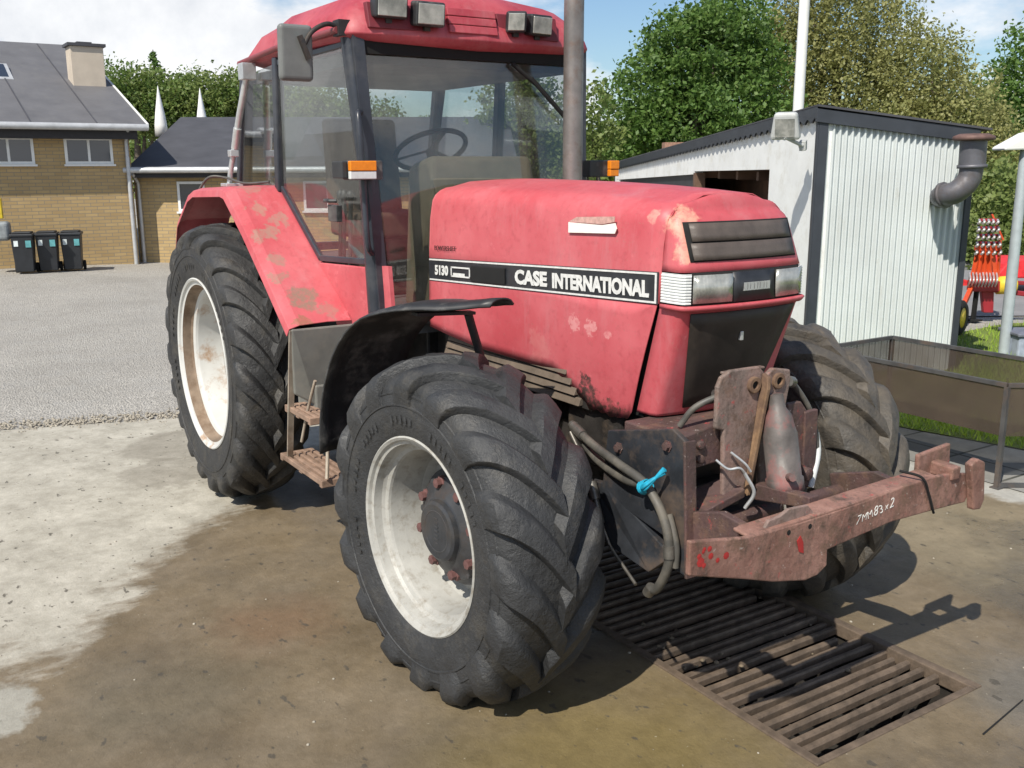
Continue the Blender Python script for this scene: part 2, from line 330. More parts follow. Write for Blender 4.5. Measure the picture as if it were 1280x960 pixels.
def tyre_mb(c, ang, prof, nlug, lugh, lugw, sweep, down, seed, fwd=1):
    rnd = random.Random(seed); prof = smooth_prof(prof); ca, sa = math.cos(ang), math.sin(ang)
    def P(phi, y, r):
        x = r*math.cos(phi); z = r*math.sin(phi)
        if z < 0 and c[2]+z < .06: # flattened by the load, bulging a little
            k = (.06-(c[2]+z)); z = -c[2]+max(.002, .06-k*1.0) if c[2]+z < 0.002 else z
        return (c[0]+x*ca-y*sa, c[1]+x*sa+y*ca, c[2]+z)
    mb = MB(); full = [(-a, b) for a, b in prof[::-1]][:-1]+prof; n = 96
    rows = [[P(2*PI*k/n, y, r) for k in range(n+1)] for (y, r) in full]
    mb.grid(rows, 0, True)
    L = 0
    for i in range(1, len(prof)): L += math.hypot(prof[i][0]-prof[i-1][0], prof[i][1]-prof[i-1][1])
    # arc length to the shoulder
    hw = max(a for a, b in prof); Ls = 0
    for i in range(1, len(prof)):
        Ls += math.hypot(prof[i][0]-prof[i-1][0], prof[i][1]-prof[i-1][1])
        if prof[i][0] > hw*.93: break
    R0 = prof[0][1]
    for side in (1, -1):
        for k in range(nlug):
            phi0 = 2*PI*(k+(.5 if side > 0 else 0))/nlug
            K = 14; rows = []
            jit = rnd.uniform(-.012,.012); lh = lugh*rnd.uniform(.86, 1.0)
            for j in range(K+1):
                t = j/K; s = -.02+(Ls+down+.02)*t
                y, r, ny, nr = prof_at(prof, max(s, 0)); 
                if s < 0: y = s
                ph = phi0+jit+fwd*(sweep*(1-(1-min(1, t*1.1))**1.5))
                h = lh*(1 if t < .72 else lerp(1, .04, ((t-.72)/.28)**1.0)); h *= 1+rnd.uniform(-.07, .07)
                w = lugw*(1.25-.25*t if t < .2 else 1.2+.25*t)/1.2
                row = []
                for (q, hh) in ((-.62,-.012), (-.56,.80), (-.50,.98), (-.1,1.02), (.38,1.0), (.50,.84), (.66,.42), (.98,-.012)):
                    hj = h*hh if hh > 0 else hh
                    pp = ph+fwd*q*w/R0
                    row.append(P(pp, side*(y+ny*hj), r+nr*hj))
                rows.append(row)
            mb.grid(rows, 0, True, flip=(side > 0))
            mb.add(rows[0], [tuple(range(8))], 0); mb.add(rows[-1], [tuple(range(8))[::-1]], 0)
    # mould lines and a raised rib on the side wall
    for side in (1, -1):
        for k in range(46):
            if k % 23 in (5, 6, 12, 13, 14, 20, 21, 22): continue
            a0 = 2*PI*k/46*.55+.4; a1 = a0+.035; yy_, rr2, ny, nr = prof_at(prof, L*.80)
            dr_ = .016 if k % 3 else .012
            mb.add([P(a, side*(y_+.004), r_) for (a, y_, r_) in ((a0, yy_, rr2-dr_), (a1, yy_, rr2-dr_), (a1, yy_, rr2+dr_), (a0, yy_, rr2+dr_))], [(0,1,2,3) if side < 0 else (3,2,1,0)])
    for rf in (.86, .70):
        rr = lerp(prof[-1][1], prof[0][1], rf-.2)
        ys = min(prof, key=lambda q: abs(q[1]-rr)+(0 if q[0] > hw*.8 else 9))[0]
        for side in (1, -1):
            rows = [[P(2*PI*k/n, side*(ys+o), rr+d) for k in range(n+1)] for (o, d) in ((-.004,-.008), (.004,-.003), (.004,.003), (-.004,.008))]
            mb.grid(rows, 0, True)
    return mb
PF = [(0,.643),(.07,.636),(.13,.625),(.172,.605),(.197,.578),(.209,.53),(.211,.48),(.205,.44),(.194,.40),(.180,.372)]
PR = [(0,.784),(.07,.780),(.125,.769),(.165,.747),(.19,.71),(.201,.665),(.202,.62),(.196,.575),(.186,.53),(.176,.497)]
def wheel(name, c, ang, side, front, seed, tm):
    w = empty(name, (c[0], c[1], 0), parent=T)
    prof = PF if front else PR
    if front: tb = tyre_mb(c, ang, prof, 16, .038, .097, .47, .075, seed)
    else: tb = tyre_mb(c, ang, prof, 20, .040, .083, .40, .035, seed)
    tb.build('tyre', tm, w, sharp=36)
    ax = Vector((-side*math.sin(ang)*1.0, side*math.cos(ang), 0)) if True else None
    cc = Vector(c); mb = MB()
    if front:
        fp = [(.180,.384),(.190,.386),(.194,.380),(.188,.370),(.176,.364),(.172,.352),(.140,.346),(.128,.338),(.122,.322),(.112,.318),(.06,.310),(-.02,.302),(-.065,.285),(-.075,.25),(-.065,.20),(-.06,.05)]
        bk = [(.183,.372),(.10,.345),(-.10,.34),(-.183,.372),(-.19,.386),(-.18,.37),(-.06,.33),(-.05,.05)]
    else:
        fp = [(.178,.509),(.186,.511),(.190,.505),(.184,.494),(.172,.488),(.168,.470),(.120,.458),(.108,.446),(.100,.425),(.085,.418),(.00,.405),(-.10,.392),(-.13,.36),(-.11,.27),(-.075,.22),(-.07,.08)]
        bk = [(.180,.497),(.10,.465),(-.10,.46),(-.180,.497),(-.19,.511),(-.18,.49),(-.06,.45),(-.05,.05)]
    mb.bands(cc, ax, fp[:6], 72, 0)
    if not front: mb.bands(cc, ax, fp[5:8], 72, 1)
    mb.bands(cc, ax, fp[5:] if front else fp[7:], 72, 0); mb.lathe(cc, ax, bk, 72)
    if not front:
        for k in range(8):
            a = PI/4*k; u = Vector((math.cos(a), 0, math.sin(a))); mb.obox(cc+ax*(-.12)+u*.34-Vector((math.sin(a),0,-math.cos(a)))*.03, u*.06, Vector((math.sin(a),0,-math.cos(a)))*.06, ax*.05)
    mats = [M['whitepaint'] if front else M['whiterear'], M['rustband']]
    mb.build('rim', mats, w, fix=False)
    hb = MB()
    if front:
        cc = cc-ax*.014; hb.bands(cc, ax, [(-.08,.225),(.0,.235),(.022,.23),(.030,.215),(.038,.205),(.050,.200),(.07,.160),(.085,.128)], 48, 0)
        hb.bands(cc, ax, [(.085,.128),(.088,.122),(.108,.118),(.115,.106),(.112,.0)], 40, 1)
        nb = 8; rb = .180; z0 = .050
    else:
        cc = cc-ax*.115; hb.bands(cc, ax, [(.04,.20),(.07,.20),(.08,.17),(.09,.10),(.13,.09),(.135,.0)], 40, 0); nb = 8; rb = .165; z0 = .07
    t1 = ax.cross(Vector((0,0,1))).normalized(); t2 = ax.cross(t1)
    for k in range(nb):
        a = 2*PI*k/nb+.25; u = t1*math.cos(a)+t2*math.sin(a)
        hb.lathe(cc+u*rb, ax, [(z0-.01,.026),(z0+.012,.026),(z0+.014,.019),(z0+.034,.019),(z0+.036,.0)], 6, 2, False)
        a += PI/nb; u = t1*math.cos(a)+t2*math.sin(a)
        hb.lathe(cc+u*(rb+.012), ax, [(z0-.02,.018),(z0+.004,.016),(z0+.006,0)], 8, 0, False)
    if front: # raised cast mark on the cap
        for k in range(7): hb.obox(cc+ax*.112+t1*(-.012)+t2*(-.055+k*.0165), t1*.024, t2*.006, ax*.003, 0)
        hb.lathe(cc, ax, [(.112,.085),(.115,.083),(.115,.078),(.112,.076)], 40, 0)
    hb.build('hub', [M['hubgrey'], M['hubcap'], M['boltred']], w, fix=False)
    return w
M['rustband'] = simple('rust_band', (.21,.155,.11), .8, var=.35, sc=8, dirt=(.13,.08,.05), damt=.8)
M['whiterear'] = simple('wheel_white_rear', (.52,.52,.50), .5, var=.08, sc=6, dirt=(.30,.17,.08), damt=.8, dth=(.55,.66), dsc=4)
ST = .0729
wheel('front_wheel', (WB, -.848, ZF), ST, -1, True, 1, M['tyre_front'])
wheel('front_wheel', (WB, .848, ZF), ST, 1, True, 2, M['tyre_dusty'])
wheel('rear_wheel', (0, -.8888, ZR), 0, -1, False, 3, M['tyre'])
wheel('rear_wheel', (0, .8888, ZR), 0, 1, False, 4, M['tyre'])
# rusty band lying in the well of the near rear rim
# ------------------------------------------------------------------ hood
def hy(x): return .372-(x-1.55)*.040          # half width at the waist line
def ztop(x): return 1.905-.012*max(0, x-1.9)-.05*max(0, x-2.6)**1.6-.03*max(0, 1.9-x)
XB, XF = 1.575, 3.175
def section(x, low=None):
    w = hy(x); zt = ztop(x); pts = []
    zsh = zt-.115
    left = [(-w-.004, 1.49), (-w, 1.58), (-w+.008, zsh-.06), (-w+.018, zsh)]
    arc = [(-w+.018+.11*(1-math.cos(t)), zsh+.085*math.sin(t)) for t in [PI/2*k/5 for k in range(1, 6)]]
    top = [(-w*.4, zt-.008), (0, zt)]
    half = left+arc+top
    return half+[(-a, b) for a, b in half[::-1][1:]]
hood = MB(); xs = [XB, 1.59, 1.62, 1.8, 2.0, 2.2, 2.4, 2.6, 2.75, 2.9, 3.0, 3.10, XF]
rows = [[(x, a, b) for a, b in section(x)] for x in xs]
hood.grid(rows, 0, True)
hood.add(rows[0], [tuple(range(len(rows[0])))], 1)
hood.build('hood', [M['red'], M['seam']], T, solid=.004)
# lower side panels
def low_outline():
    return [(1.50,1.487),(3.115,1.497),(3.10,1.44),(2.985,1.035),(2.86,1.020),(2.79,1.028),(2.70,1.075),(2.61,1.130),(2.56,1.150),(2.40,1.148),(2.0,1.156),(1.75,1.178),(1.50,1.20)]
for sd in (-1, 1):
    pts = low_outline(); n = len(pts)
    mb = MB()
    # slightly barrelled panel: rows from top edge to bottom edge
    cols = 64; rr = []
    bot = [(3.160,1.485),(3.025,1.035),(2.86,1.020),(2.79,1.028),(2.70,1.075),(2.61,1.130),(2.56,1.150),(2.40,1.148),(2.0,1.156),(1.75,1.178),(1.57,1.20)]
    def zb(x):
        for i in range(len(bot)-1):
            if bot[i+1][0] <= x <= bot[i][0]:
                t = (x-bot[i+1][0])/(bot[i][0]-bot[i+1][0]); return lerp(bot[i+1][1], bot[i][1], t)
        return bot[0][1]
    rnd = random.Random(5)
    for k in range(cols+1):
        x = lerp(1.575, 3.158, k/cols); z0 = zb(x)
        if 2.62 < x < 3.0: z0 += rnd.uniform(-.008, .012)
        row = []
        for j in range(9):
            t = j/8; z = lerp(1.485, z0, t)
            w = hy(x)+.004*math.sin(PI*min(1, (1.485-z)/.45))-.008*max(0, (1.25-z)/.25)
            row.append((x, sd*w, z))
        rr.append(row)
    mb.grid(rr, 0, True, flip=(sd < 0)); mb.build('side_panel', M['red'], T, solid=.004)
# the dark seams and the striped decal
for sd in (-1, 1):
    mb = MB(); y0 = lambda x: sd*(hy(x)+.0065)
    ZS0 = lambda x: 1.437+.022*(x-1.52)/1.6*1.0; ZS1 = lambda x: 1.548+.022*(x-1.52)/1.6
    def strip(a, b, za, zb_, off, mi):
        k = 10; rows = []
        for i in range(k+1):
            x = lerp(a, b, i/k); yy = sd*(hy(x)+off); rows.append([(x, yy, za(x)), (x, yy, zb_(x))])
        mb.grid(rows, mi, False, flip=(sd > 0))
    # photo: band top and bottom heights at the two ends
    ZS0 = lambda x: lerp(1.425, 1.488, (x-1.57)/1.63); ZS1 = lambda x: lerp(1.533, 1.603, (x-1.57)/1.63)
    strip(1.58, 3.168, ZS0, ZS1, .006, 0)
    strip(1.587, 3.161, lambda x: ZS0(x)+.003, lambda x: ZS0(x)+.010, .0085, 1)
    strip(1.587, 3.161, lambda x: ZS1(x)-.010, lambda x: ZS1(x)-.003, .0085, 1)
    strip(3.152, 3.161, lambda x: ZS0(x)+.010, lambda x: ZS1(x)-.010, .0086, 1)
    dec = mb.build('stripe_decal', [M['stripe'], M['white_letter']], T, solid=.002)
    X = Vector((1, sd*-.04*(-1) if False else (-sd*.04), .0387)).normalized()
    if sd < 0:
        def on(x, z): return Vector((x, -(hy(x)+.0105), z))
        base = lambda x: ZS0(x)
        text('CASE', 'lettering', M['white_letter'], dec, on(2.30, base(2.30)+.028), X, (0,0,1), .078, .002, .0038, width=.225)
        text('INTERNATIONAL', 'lettering', M['white_letter'], dec, on(2.56, base(2.56)+.026), X, (0,0,1), .078, .002, .0038, width=.565)
        text('5130', 'lettering', M['white_letter'], dec, on(1.64, base(1.64)+.033), X, (0,0,1), .060, .002, .0026, width=.120)
        mb2 = MB(); a = on(1.785, base(1.785)+.028)
        up = Vector((0,0,1)); nrm = Vector((0,-1,0))
        for (o, w_, h_) in ((0, .165, .007), (.041, .165, .007)): mb2.obox(a+up*o, X*w_, up*h_, nrm*.002)
        mb2.obox(a, X*.008, up*.048, nrm*.002); mb2.obox(a+X*.157, X*.008, up*.048, nrm*.002)
        mb2.obox(a+up*.007+X*.02, X*.10, up*.012, nrm*.002)
        mb2.build('badge_frame', M['white_letter'], dec)
        lt = MB(); a = on(1.96, base(1.96)+.015); lt.obox(a, X*.27, up*.072, nrm*.006); lt.build('latch_recess', M['seam'], dec, bevel=.006)
        text('POWERSHIFT', 'lettering', M['seam'], T, on(1.64, ZS1(1.64)+.038), X, (0,0,1), .034, .002, -.0006, width=.19)
        # chipped white sticker
        sk = MB(); a = Vector((2.655, -(hy(2.655)+.004), 1.712)); sk.prism([a, a+X*.275, a+X*.285+up*.018, a+X*.275+up*.038, a+X*.20+up*.030, a+X*.0+up*.040], (0,-.003,0), 0)
        sk.prism([a+up*.042, a+X*.20+up*.033, a+X*.27+up*.042, a+X*.272+up*.062, a+X*.05+up*.060], (0,-.002,0), 1)
        sk.build('sticker', [M['sticker'], simple('sticker_torn', (.50,.30,.26), .6, var=.3, sc=40)], T)
# nose: rows of cross-lines in front of XF, plan curve rounded at the corners
def nose_x(y, z):
    """front face x at lateral y and height z"""
    if z >= 1.60: xf = 3.305-.36*max(0, z-1.60)-1.1*max(0, z-1.775)**1.15
    elif z >= 1.485: xf = 3.315
    else: xf = 3.305-.33*(1.485-z)
    return xf-.30*abs(y)**2.2*1.6
nose = MB()
def nose_rows(zs, ny, yw, xrf=lambda z: XF):
    rows = []
    for z in zs:
        w = yw(z); row = []
        # side piece from XF forward to the front corner, then across, then back
        xc = nose_x(w-.03, z)
        xr = xrf(z); row += [(xr, -w, z), (lerp(xr, xc-.03, .5), -w+.003, z), (xc-.03, -w+.006, z), (xc-.008, -w+.016, z)]
        for k in range(ny+1):
            y = lerp(-w+.035, w-.035, k/ny); row.append((nose_x(y, z), y, z))
        row += [(xc-.008, w-.016, z), (xc-.03, w-.006, z), (lerp(xr, xc-.03, .5), w-.003, z), (xr, w, z)]
        rows.append(row)
    return rows
zt = ztop(XF)
def yw_up(z):
    w = hy(XF); zs = zt-.115
    if z <= zs: return w-.018*max(0, (z-1.58)/(zs-1.58))
    return w-.018-.11*(1-math.sqrt(max(0, 1-((z-zs)/.085)**2)))
def hood_z(y):
    w = hy(XF); a = abs(y); zs = zt-.115
    if a <= w-.128: return zt-.030*(a/(w-.128))**2
    return zs+.085*math.sqrt(max(0, 1-(1-min(1, (w-.018-a)/.11))**2))
up_rows = nose_rows([1.605, 1.63, 1.66, 1.70, 1.74, 1.765, 1.785, 1.80, 1.81], 10, yw_up)
# top cap folding back to the hood
cap = [[(lerp(p[0], XF, t), p[1], lerp(p[2], max(p[2], hood_z(p[1])), math.sin(t*PI/2))) for p in up_rows[-1]] for t in (.2, .4, .6, .8, 1.0)]
nose.grid(up_rows+cap, 0, True, flip=True)
lo_rows = nose_rows([1.068, 1.08, 1.2, 1.3, 1.4, 1.46, 1.485, 1.49], 10, lambda z: hy(XF)-.004-.010*(1.49-z)/.42, lambda z: XF-(1.49-z)*.30-.002)
# lower nose leans: the rear edge follows the seam
def lean(p):
    x, y, z = p; xr = XF-max(0, (1.49-z))*.30-.002
    return (xr if abs(x-XF) < 1e-6 else (max(x, xr+.02)), y, z)
nose.grid(lo_rows, 0, True, flip=True)
nose.build('nose', M['red'], T, solid=.004)
trim = MB()  # thin ledge between the light row and the lower grille
r1 = nose_rows([1.476, 1.492], 10, lambda z: hy(XF)+.004); trim.grid([[(p[0]+.010, p[1], p[2]) for p in r] for r in r1], 0, True, flip=True)
trim.build('nose_moulding', M['red'], T, solid=.012)
# light row backing
lb = MB(); lb.grid(nose_rows([1.49, 1.607], 10, lambda z: hy(XF)-.012), 0, True, flip=True); lb.build('light_row_backing', M['seam'], T, solid=.004)
def face_patch(y0, y1, z0, z1, off, k=6, kz=1):
    rows = []
    for j in range(kz+1):
        z = lerp(z0, z1, j/kz); rows.append([(nose_x(lerp(y0, y1, i/k), z)+off, lerp(y0, y1, i/k), z) for i in range(k+1)])
    return rows
# vent with two slats
vr = MB(); vr.grid(face_patch(-.262, .262, 1.640, 1.775, .004, 10, 4), 0, True, flip=True); vr.build('upper_vent_frame', M['seam'], T, solid=.003)
for (a, b) in ((1.646, 1.703), (1.709, 1.770)):
    v = MB(); v.grid(face_patch(-.252+.12*(a-1.64), .252-.12*(a-1.64), a, b, .010, 10, 3), 0, True, flip=True); v.build('vent_slat', M['vent'], T, solid=.004)
# lower grille: trapezoid
g = MB(); rows = []
for j in range(9):
    z = lerp(1.095, 1.462, j/8); w = lerp(.185, .262, j/8); rows.append([(nose_x(lerp(-w, w, i/8), z)+.007, lerp(-w, w, i/8), z) for i in range(9)])
g.grid(rows, 0, True, flip=True); g.build('lower_grille', M['grille'], T, solid=.004)
gl = MB(); gl.box((3.262,-.014,1.345), (3.284,.0,1.378)); gl.build('grille_catch', M['aluminium'], T, bevel=.002)
# head lamps, corner lenses and the badge plate
def lamp_patch(name, y0, y1):
    hl = MB(); hl.grid(face_patch(y0, y1, 1.500, 1.598, .004), 0, True, flip=True); o = hl.build(name, M['headlens'], T, solid=.006)
    rf = MB(); rf.grid(face_patch(y0+.02, y1-.02, 1.512, 1.545, .0075), 0, True, flip=True); rf.build('lamp_bulb_glare', M['clearlens'], o, solid=.002)
    for i in range(1, 6):
        pass
    return o
mt, nt, b = NM('headlamp_lens'); p = posn(nt)
w_ = N(nt, 'ShaderNodeTexWave', Scale=55, Distortion=.3); w_.bands_direction = 'Y'; nt.links.new(p, w_.inputs[0])
nt.links.new(mix(nt, ramp(nt, noise(nt, p, 12, 4), .35, .65), (.22,.23,.21), (.50,.50,.46)), b.inputs['Base Color'])
b.inputs['Metallic'].default_value = .35; b.inputs['Roughness'].default_value = .22; b.inputs['Coat Weight'].default_value = .8
bump(nt, b, w_.outputs['Fac'], .3, .004); M['headlens'] = mt
lamp_patch('headlight', -.268, -.105); lamp_patch('headlight', .115, .272)
bp_ = MB(); bp_.grid(face_patch(-.098, .108, 1.497, 1.601, .006), 0, True, flip=True); plate = bp_.build('badge_plate', M['stripe'], T, solid=.004)
bd = MB()
for (y, w) in ((-.050,.014),(-.032,.010),(-.018,.016),(.002,.012),(.018,.008),(.030,.016),(.050,.010),(.064,.014)):
    bd.box((3.320, y, 1.535), (3.3245, y+w, 1.562))
bd.box((3.320,-.052,1.533), (3.3235,.08,1.537)); bd.build('emblem', M['aluminium'], plate)
for sd in (-1, 1):   # ribbed clear corner lens
    c_ = MB(); k = 10
    pts = [(XF-.006, sd*(hy(XF)+.003)), (XF+.05, sd*(hy(XF)+.002)), (XF+.10, sd*(hy(XF)-.004)), (nose_x(.27, 1.55)-.004, sd*(hy(XF)-.014)), (nose_x(.28, 1.55)+.004, sd*.272)]
    for j in range(k):
        z0 = 1.497+j*.0103; c_.grid([[(a, b_, z0) for a, b_ in pts], [(a, b_, z0+.0045) for a, b_ in pts], [(a-.003, b_-sd*.003, z0+.0075) for a, b_ in pts], [(a-.002, b_-sd*.002, z0+.0103) for a, b_ in pts]], 0, False, flip=(sd > 0))
    c_.build('corner_lens', M['clearlens'], T, solid=.003)
# seams
for sd in (-1, 1):
    sm = MB(); y = lambda x: sd*(hy(x)+.0045)
    sm.prism([(3.135, sd*(hy(3.14)-.018), 1.485), (3.20, sd*(hy(3.14)-.018), 1.485), (3.07, sd*(hy(3.03)-.030), 1.05), (3.0, sd*(hy(3.03)-.030), 1.05)], (0, sd*-.004, 0))
    sm.build('panel_seam', M['seam'], T)
# louvred engine side below the panel
for sd in (-1, 1):
    lv = MB(); lv.box((1.62, sd*.30, 1.02), (2.80, sd*.318, 1.19), 1)
    for k in range(4):
        z = 1.03+k*.038; lv.obox((1.62+.02*k, sd*.318, z), (1.12-.05*k, 0, 0), (0, sd*.022, .0), (0, -sd*.012, .030), 0)
    lv.build('engine_louvres', [M['louvre'], M['oily']], T, bevel=.002)
# engine, gearbox, axles and frame
en = MB(); en.box((1.3,-.24,.55), (3.05,.24,1.5)); en.box((-.35,-.30,.55), (1.4,.30,1.15)); en.box((2.3,-.20,.48), (3.12,.20,.75))
en.tube([(2.0,-.30,.95), (2.5,-.30,.95)], .07, 14); en.tube([(1.5,-.34,.80), (1.9,-.34,.80)], .06, 14); en.box((2.6,-.29,.78), (2.95,.29,1.04))
en.tube([(2.9,-.26,.98), (2.9,-.26,.7)], .045, 12)
en.build('engine_block', M['oily'], T, bevel=.012)
ra = MB(); ra.lathe((0,0,ZR), (0,1,0), [(-.86,.0),(-.86,.12),(-.5,.13),(-.4,.22),(.4,.22),(.5,.13),(.86,.12),(.86,0)], 24); ra.build('rear_axle', M['oily'], T)
fa = MB(); fa.lathe((WB,0,ZF-.04), (0,1,0), [(-.72,.0),(-.72,.09),(-.4,.10),(-.2,.14),(-.12,.20),(.12,.20),(.2,.14),(.4,.10),(.72,.09),(.72,0)], 24)
for sd in (-1, 1):
    fa.lathe((WB, sd*.70, ZF), (0, sd, .0), [(-.02,.0),(-.02,.15),(.08,.16),(.12,.13),(.14,.0)], 20)
    fa.tube([(WB-.25, sd*.15, ZF), (WB-.22, sd*.68, ZF)], .022, 10)
fa.build('front_axle', M['oily'], T)
# ------------------------------------------------------------------ cab
AP_T = (1.36, .655, 2.56); AP_B = (1.455, .600, 1.22)   # A pillar top and foot, mirrored
BP_T = (.53, .70, 2.53); BP_B = (.47, .70, 1.83)
CP_T = (-.14, .66, 2.50); CP_B = (-.34, .66, 1.83)
def mir(p, s): return Vector((p[0], s*p[1], p[2]))
for s in (-1, 1):
    a = MB(); a.tube([mir(AP_B, s), mir((1.44,.620,1.9), s), mir(AP_T, s)], [.045,.042,.042], 12)
    a.bar(mir((AP_B[0]+.045,AP_B[1]-.015,AP_B[2]), s), mir((AP_T[0]+.045,AP_T[1]-.015,AP_T[2]), s), .05, .055, (0,1,0), 0)
    a.build('front_pillar', M['pillar'], T)
    b_ = MB(); b_.bar(mir(BP_B, s), mir(BP_T, s), .06, .05, (0,1,0)); b_.build('middle_pillar', M['pillar'], T, bevel=.008)
    c_ = MB(); c_.bar(mir(CP_B, s), mir(CP_T, s), .055, .05, (0,1,0)); c_.build('rear_pillar', M['pillar'], T, bevel=.008)
    # door and quarter glass
    AT = mir((1.33,.662,2.52), s); AB = mir((1.455,.612,1.515), s); BT = mir((.56,.705,2.50), s); BB = mir((.50,.700,1.85), s); B2 = mir((.95,.675,1.50), s)
    out = Vector((0, s*.006, 0))
    dg = MB(); dg.prism([AT, AB, B2, BB, BT], out); door = dg.build('door_glass', M['cabglass'], T)
    fr = MB()
    for p, q in ((AB, B2), (B2, BB)): fr.bar(p, q, .03, .026, (0,1,0))
    fr.build('door_frame', M['pillar'], door, bevel=.005); fr = MB(); fr.bar(BT, AT, .03, .026, (0,1,0)); fr.build('door_top_rail', M['pillar'], door, bevel=.005)
    if s < 0:
        hd = MB(); hd.tube([(1.22,-.69,1.80), (1.20,-.72,1.80), (1.14,-.72,1.80), (1.12,-.69,1.80)], .01, 8); hd.box((1.15,-.68,1.70), (1.26,-.71,1.78)); hd.build('door_handle', M['plastic'], door, bevel=.006)
    qg = MB(); qg.prism([mir((.50,.70,2.50), s), mir((.44,.70,1.86), s), mir((-.32,.665,1.86), s), mir((-.14,.665,2.48), s)], out); qg.build('quarter_window', M['cabglass'], T)
    # red lower body
    lp = MB(); lp.prism([mir((.96,.672,1.478), s), mir((1.455,.612,1.49), s), mir((1.50,.600,1.22), s), mir((1.12,.655,1.16), s)], (0, s*.02, 0)); lp.build('lower_door_panel', M['red_fender'], T, bevel=.006)
    ip = MB(); ip.prism([mir((1.455,.59,1.50), s), mir((1.545,.56,1.50), s), mir((1.58,.56,1.22), s), mir((1.49,.58,1.22), s)], (0, s*.02, 0)); ip.build('pillar_foot', M['red_fender'], T)
ws = MB(); ws.prism([(1.40,-.60,2.49), (1.40,.60,2.49), (1.47,.56,1.6), (1.505,.54,1.24), (1.505,-.54,1.24), (1.47,-.56,1.6)], (.006,0,0)); ws.build('windscreen', M['windscreen'], T)
wf_ = MB(); wf_.box((1.36,-.62,2.475), (1.425,.62,2.55)); wf_.build('windscreen_header', M['seam'], T)
wf_ = MB(); wf_.bar((1.505,-.54,1.225), (1.505,.54,1.225), .05, .04); wf_.build('windscreen_sill', M['seam'], T)
rw = MB(); rw.prism([(-.16,-.62,2.46), (-.16,.62,2.46), (-.37,.62,1.45), (-.37,-.62,1.45)], (-.006,0,0)); rw.build('rear_window', M['cabglass'], T)
rf_ = MB()
for a, b2 in (((-.16,-.64,2.47),(-.16,.64,2.47)), ((-.37,-.64,1.45),(-.37,.64,1.45))): rf_.bar(a, b2, .05, .05)
rf_.bar((-.16,-.64,2.47), (-.37,-.64,1.45), .05, .05, (0,1,0)); rf_.bar((-.16,.64,2.47), (-.37,.64,1.45), .05, .05, (0,1,0)); rf_.build('rear_window_frame', M['pillar'], T)
# floor, dash, seat, steering wheel
fl = MB(); fl.box((-.3,-.60,1.15), (1.48,.60,1.20)); fl.box((-.34,-.62,1.20), (.25,.62,1.42)); fl.build('cab_floor', M['inner'], T)
ds = MB(); ds.prism([(1.47,-.30,1.22), (1.45,-.30,1.90), (1.38,-.26,2.02), (1.10,-.24,1.97), (1.02,-.24,1.22)], (0,.62,0)); ds.build('dashboard', M['cowl'], T, bevel=.04, seg=4)
sw = MB(); c0 = Vector((.88,.02,2.05)); ax = Vector((-.5,0,.86)).normalized(); t1 = Vector((0,1,0)); t2 = ax.cross(t1)
sw.tube([c0+(t1*math.cos(2*PI*k/28)+t2*math.sin(2*PI*k/28))*.20 for k in range(29)], .014, 8, cap=False)
for k in range(3): a = 2*PI*k/3+.5; sw.bar(c0, c0+(t1*math.cos(a)+t2*math.sin(a))*.20, .025, .012)
sw.tube([c0, c0-ax*.25], .03, 10); sw.build('steering_wheel', M['seam'], T)
se = MB(); se.box((.05,-.25,1.55), (.58,.25,1.70)); se.prism([(.0,-.24,1.66), (.12,-.24,1.66), (.0,-.22,2.25), (-.10,-.22,2.25)], (0,.47,0)); se.box((.12,-.15,1.2), (.45,.15,1.56)); se.box((.1,.30,1.72), (.48,.36,1.78)); se.build('driver_seat', M['seatb'], T, bevel=.05, seg=4)
lev = MB(); 
for (x, y) in ((.55,-.38), (.68,-.40), (.45,-.36)): lev.tube([(x,y,1.4), (x+.05,y,1.78)], .012, 8); lev.lathe((x+.05,y,1.78), (0,0,1), [(0,.0),(.0,.02),(.04,.024),(.06,.0)], 10)
lev.build('control_levers', M['plastic'], T)
hl_ = MB(); hl_.box((-.12,-.60,2.44), (1.34,.60,2.50)); hl_.build('headliner', M['inner'], T)
# roof: a shaped shell
rf = MB()
def roof_ring(inset, z, fx=0.0):
    x0, x1, w = -.06+max(0, z-2.55)*1.7+inset*.4, 1.46+fx-inset*.9, .712-inset; ch = .10
    P = [(x0+ch,-w), (x1-.075,-w+.006), (x1-.018,-w+.045), (x1,-w+.13), (x1+.035,0), (x1,w-.13), (x1-.018,w-.045), (x1-.075,w-.006), (x0+ch,w), (x0,w-ch), (x0,-w+ch)]
    return [(a, b, z+(.055*(b/w)**2*-1 if z > 2.7 else 0)) for a, b in P]+[(P[0][0], P[0][1], z+(.055*(P[0][1]/w)**2*-1 if z > 2.7 else 0))]
rings = [roof_ring(.10, 2.51), roof_ring(.02, 2.535), roof_ring(0, 2.56), roof_ring(.012, 2.60, .0), roof_ring(.03, 2.66, -.02), roof_ring(.06, 2.745, -.04), roof_ring(.11, 2.80, -.06), roof_ring(.20, 2.835, -.10), roof_ring(.45, 2.86, -.10)]
rf.grid(rings, 0, True, flip=True)
rf.add(rings[-1][:-1], [tuple(range(11))], 0); rf.add(rings[0][:-1], [tuple(range(11))[::-1]], 0)
roof = rf.build('cab_roof', M['red_roof'], T, fix=True, bevel=.006)
md = roof.modifiers['bevel']; md.angle_limit = math.radians(50)
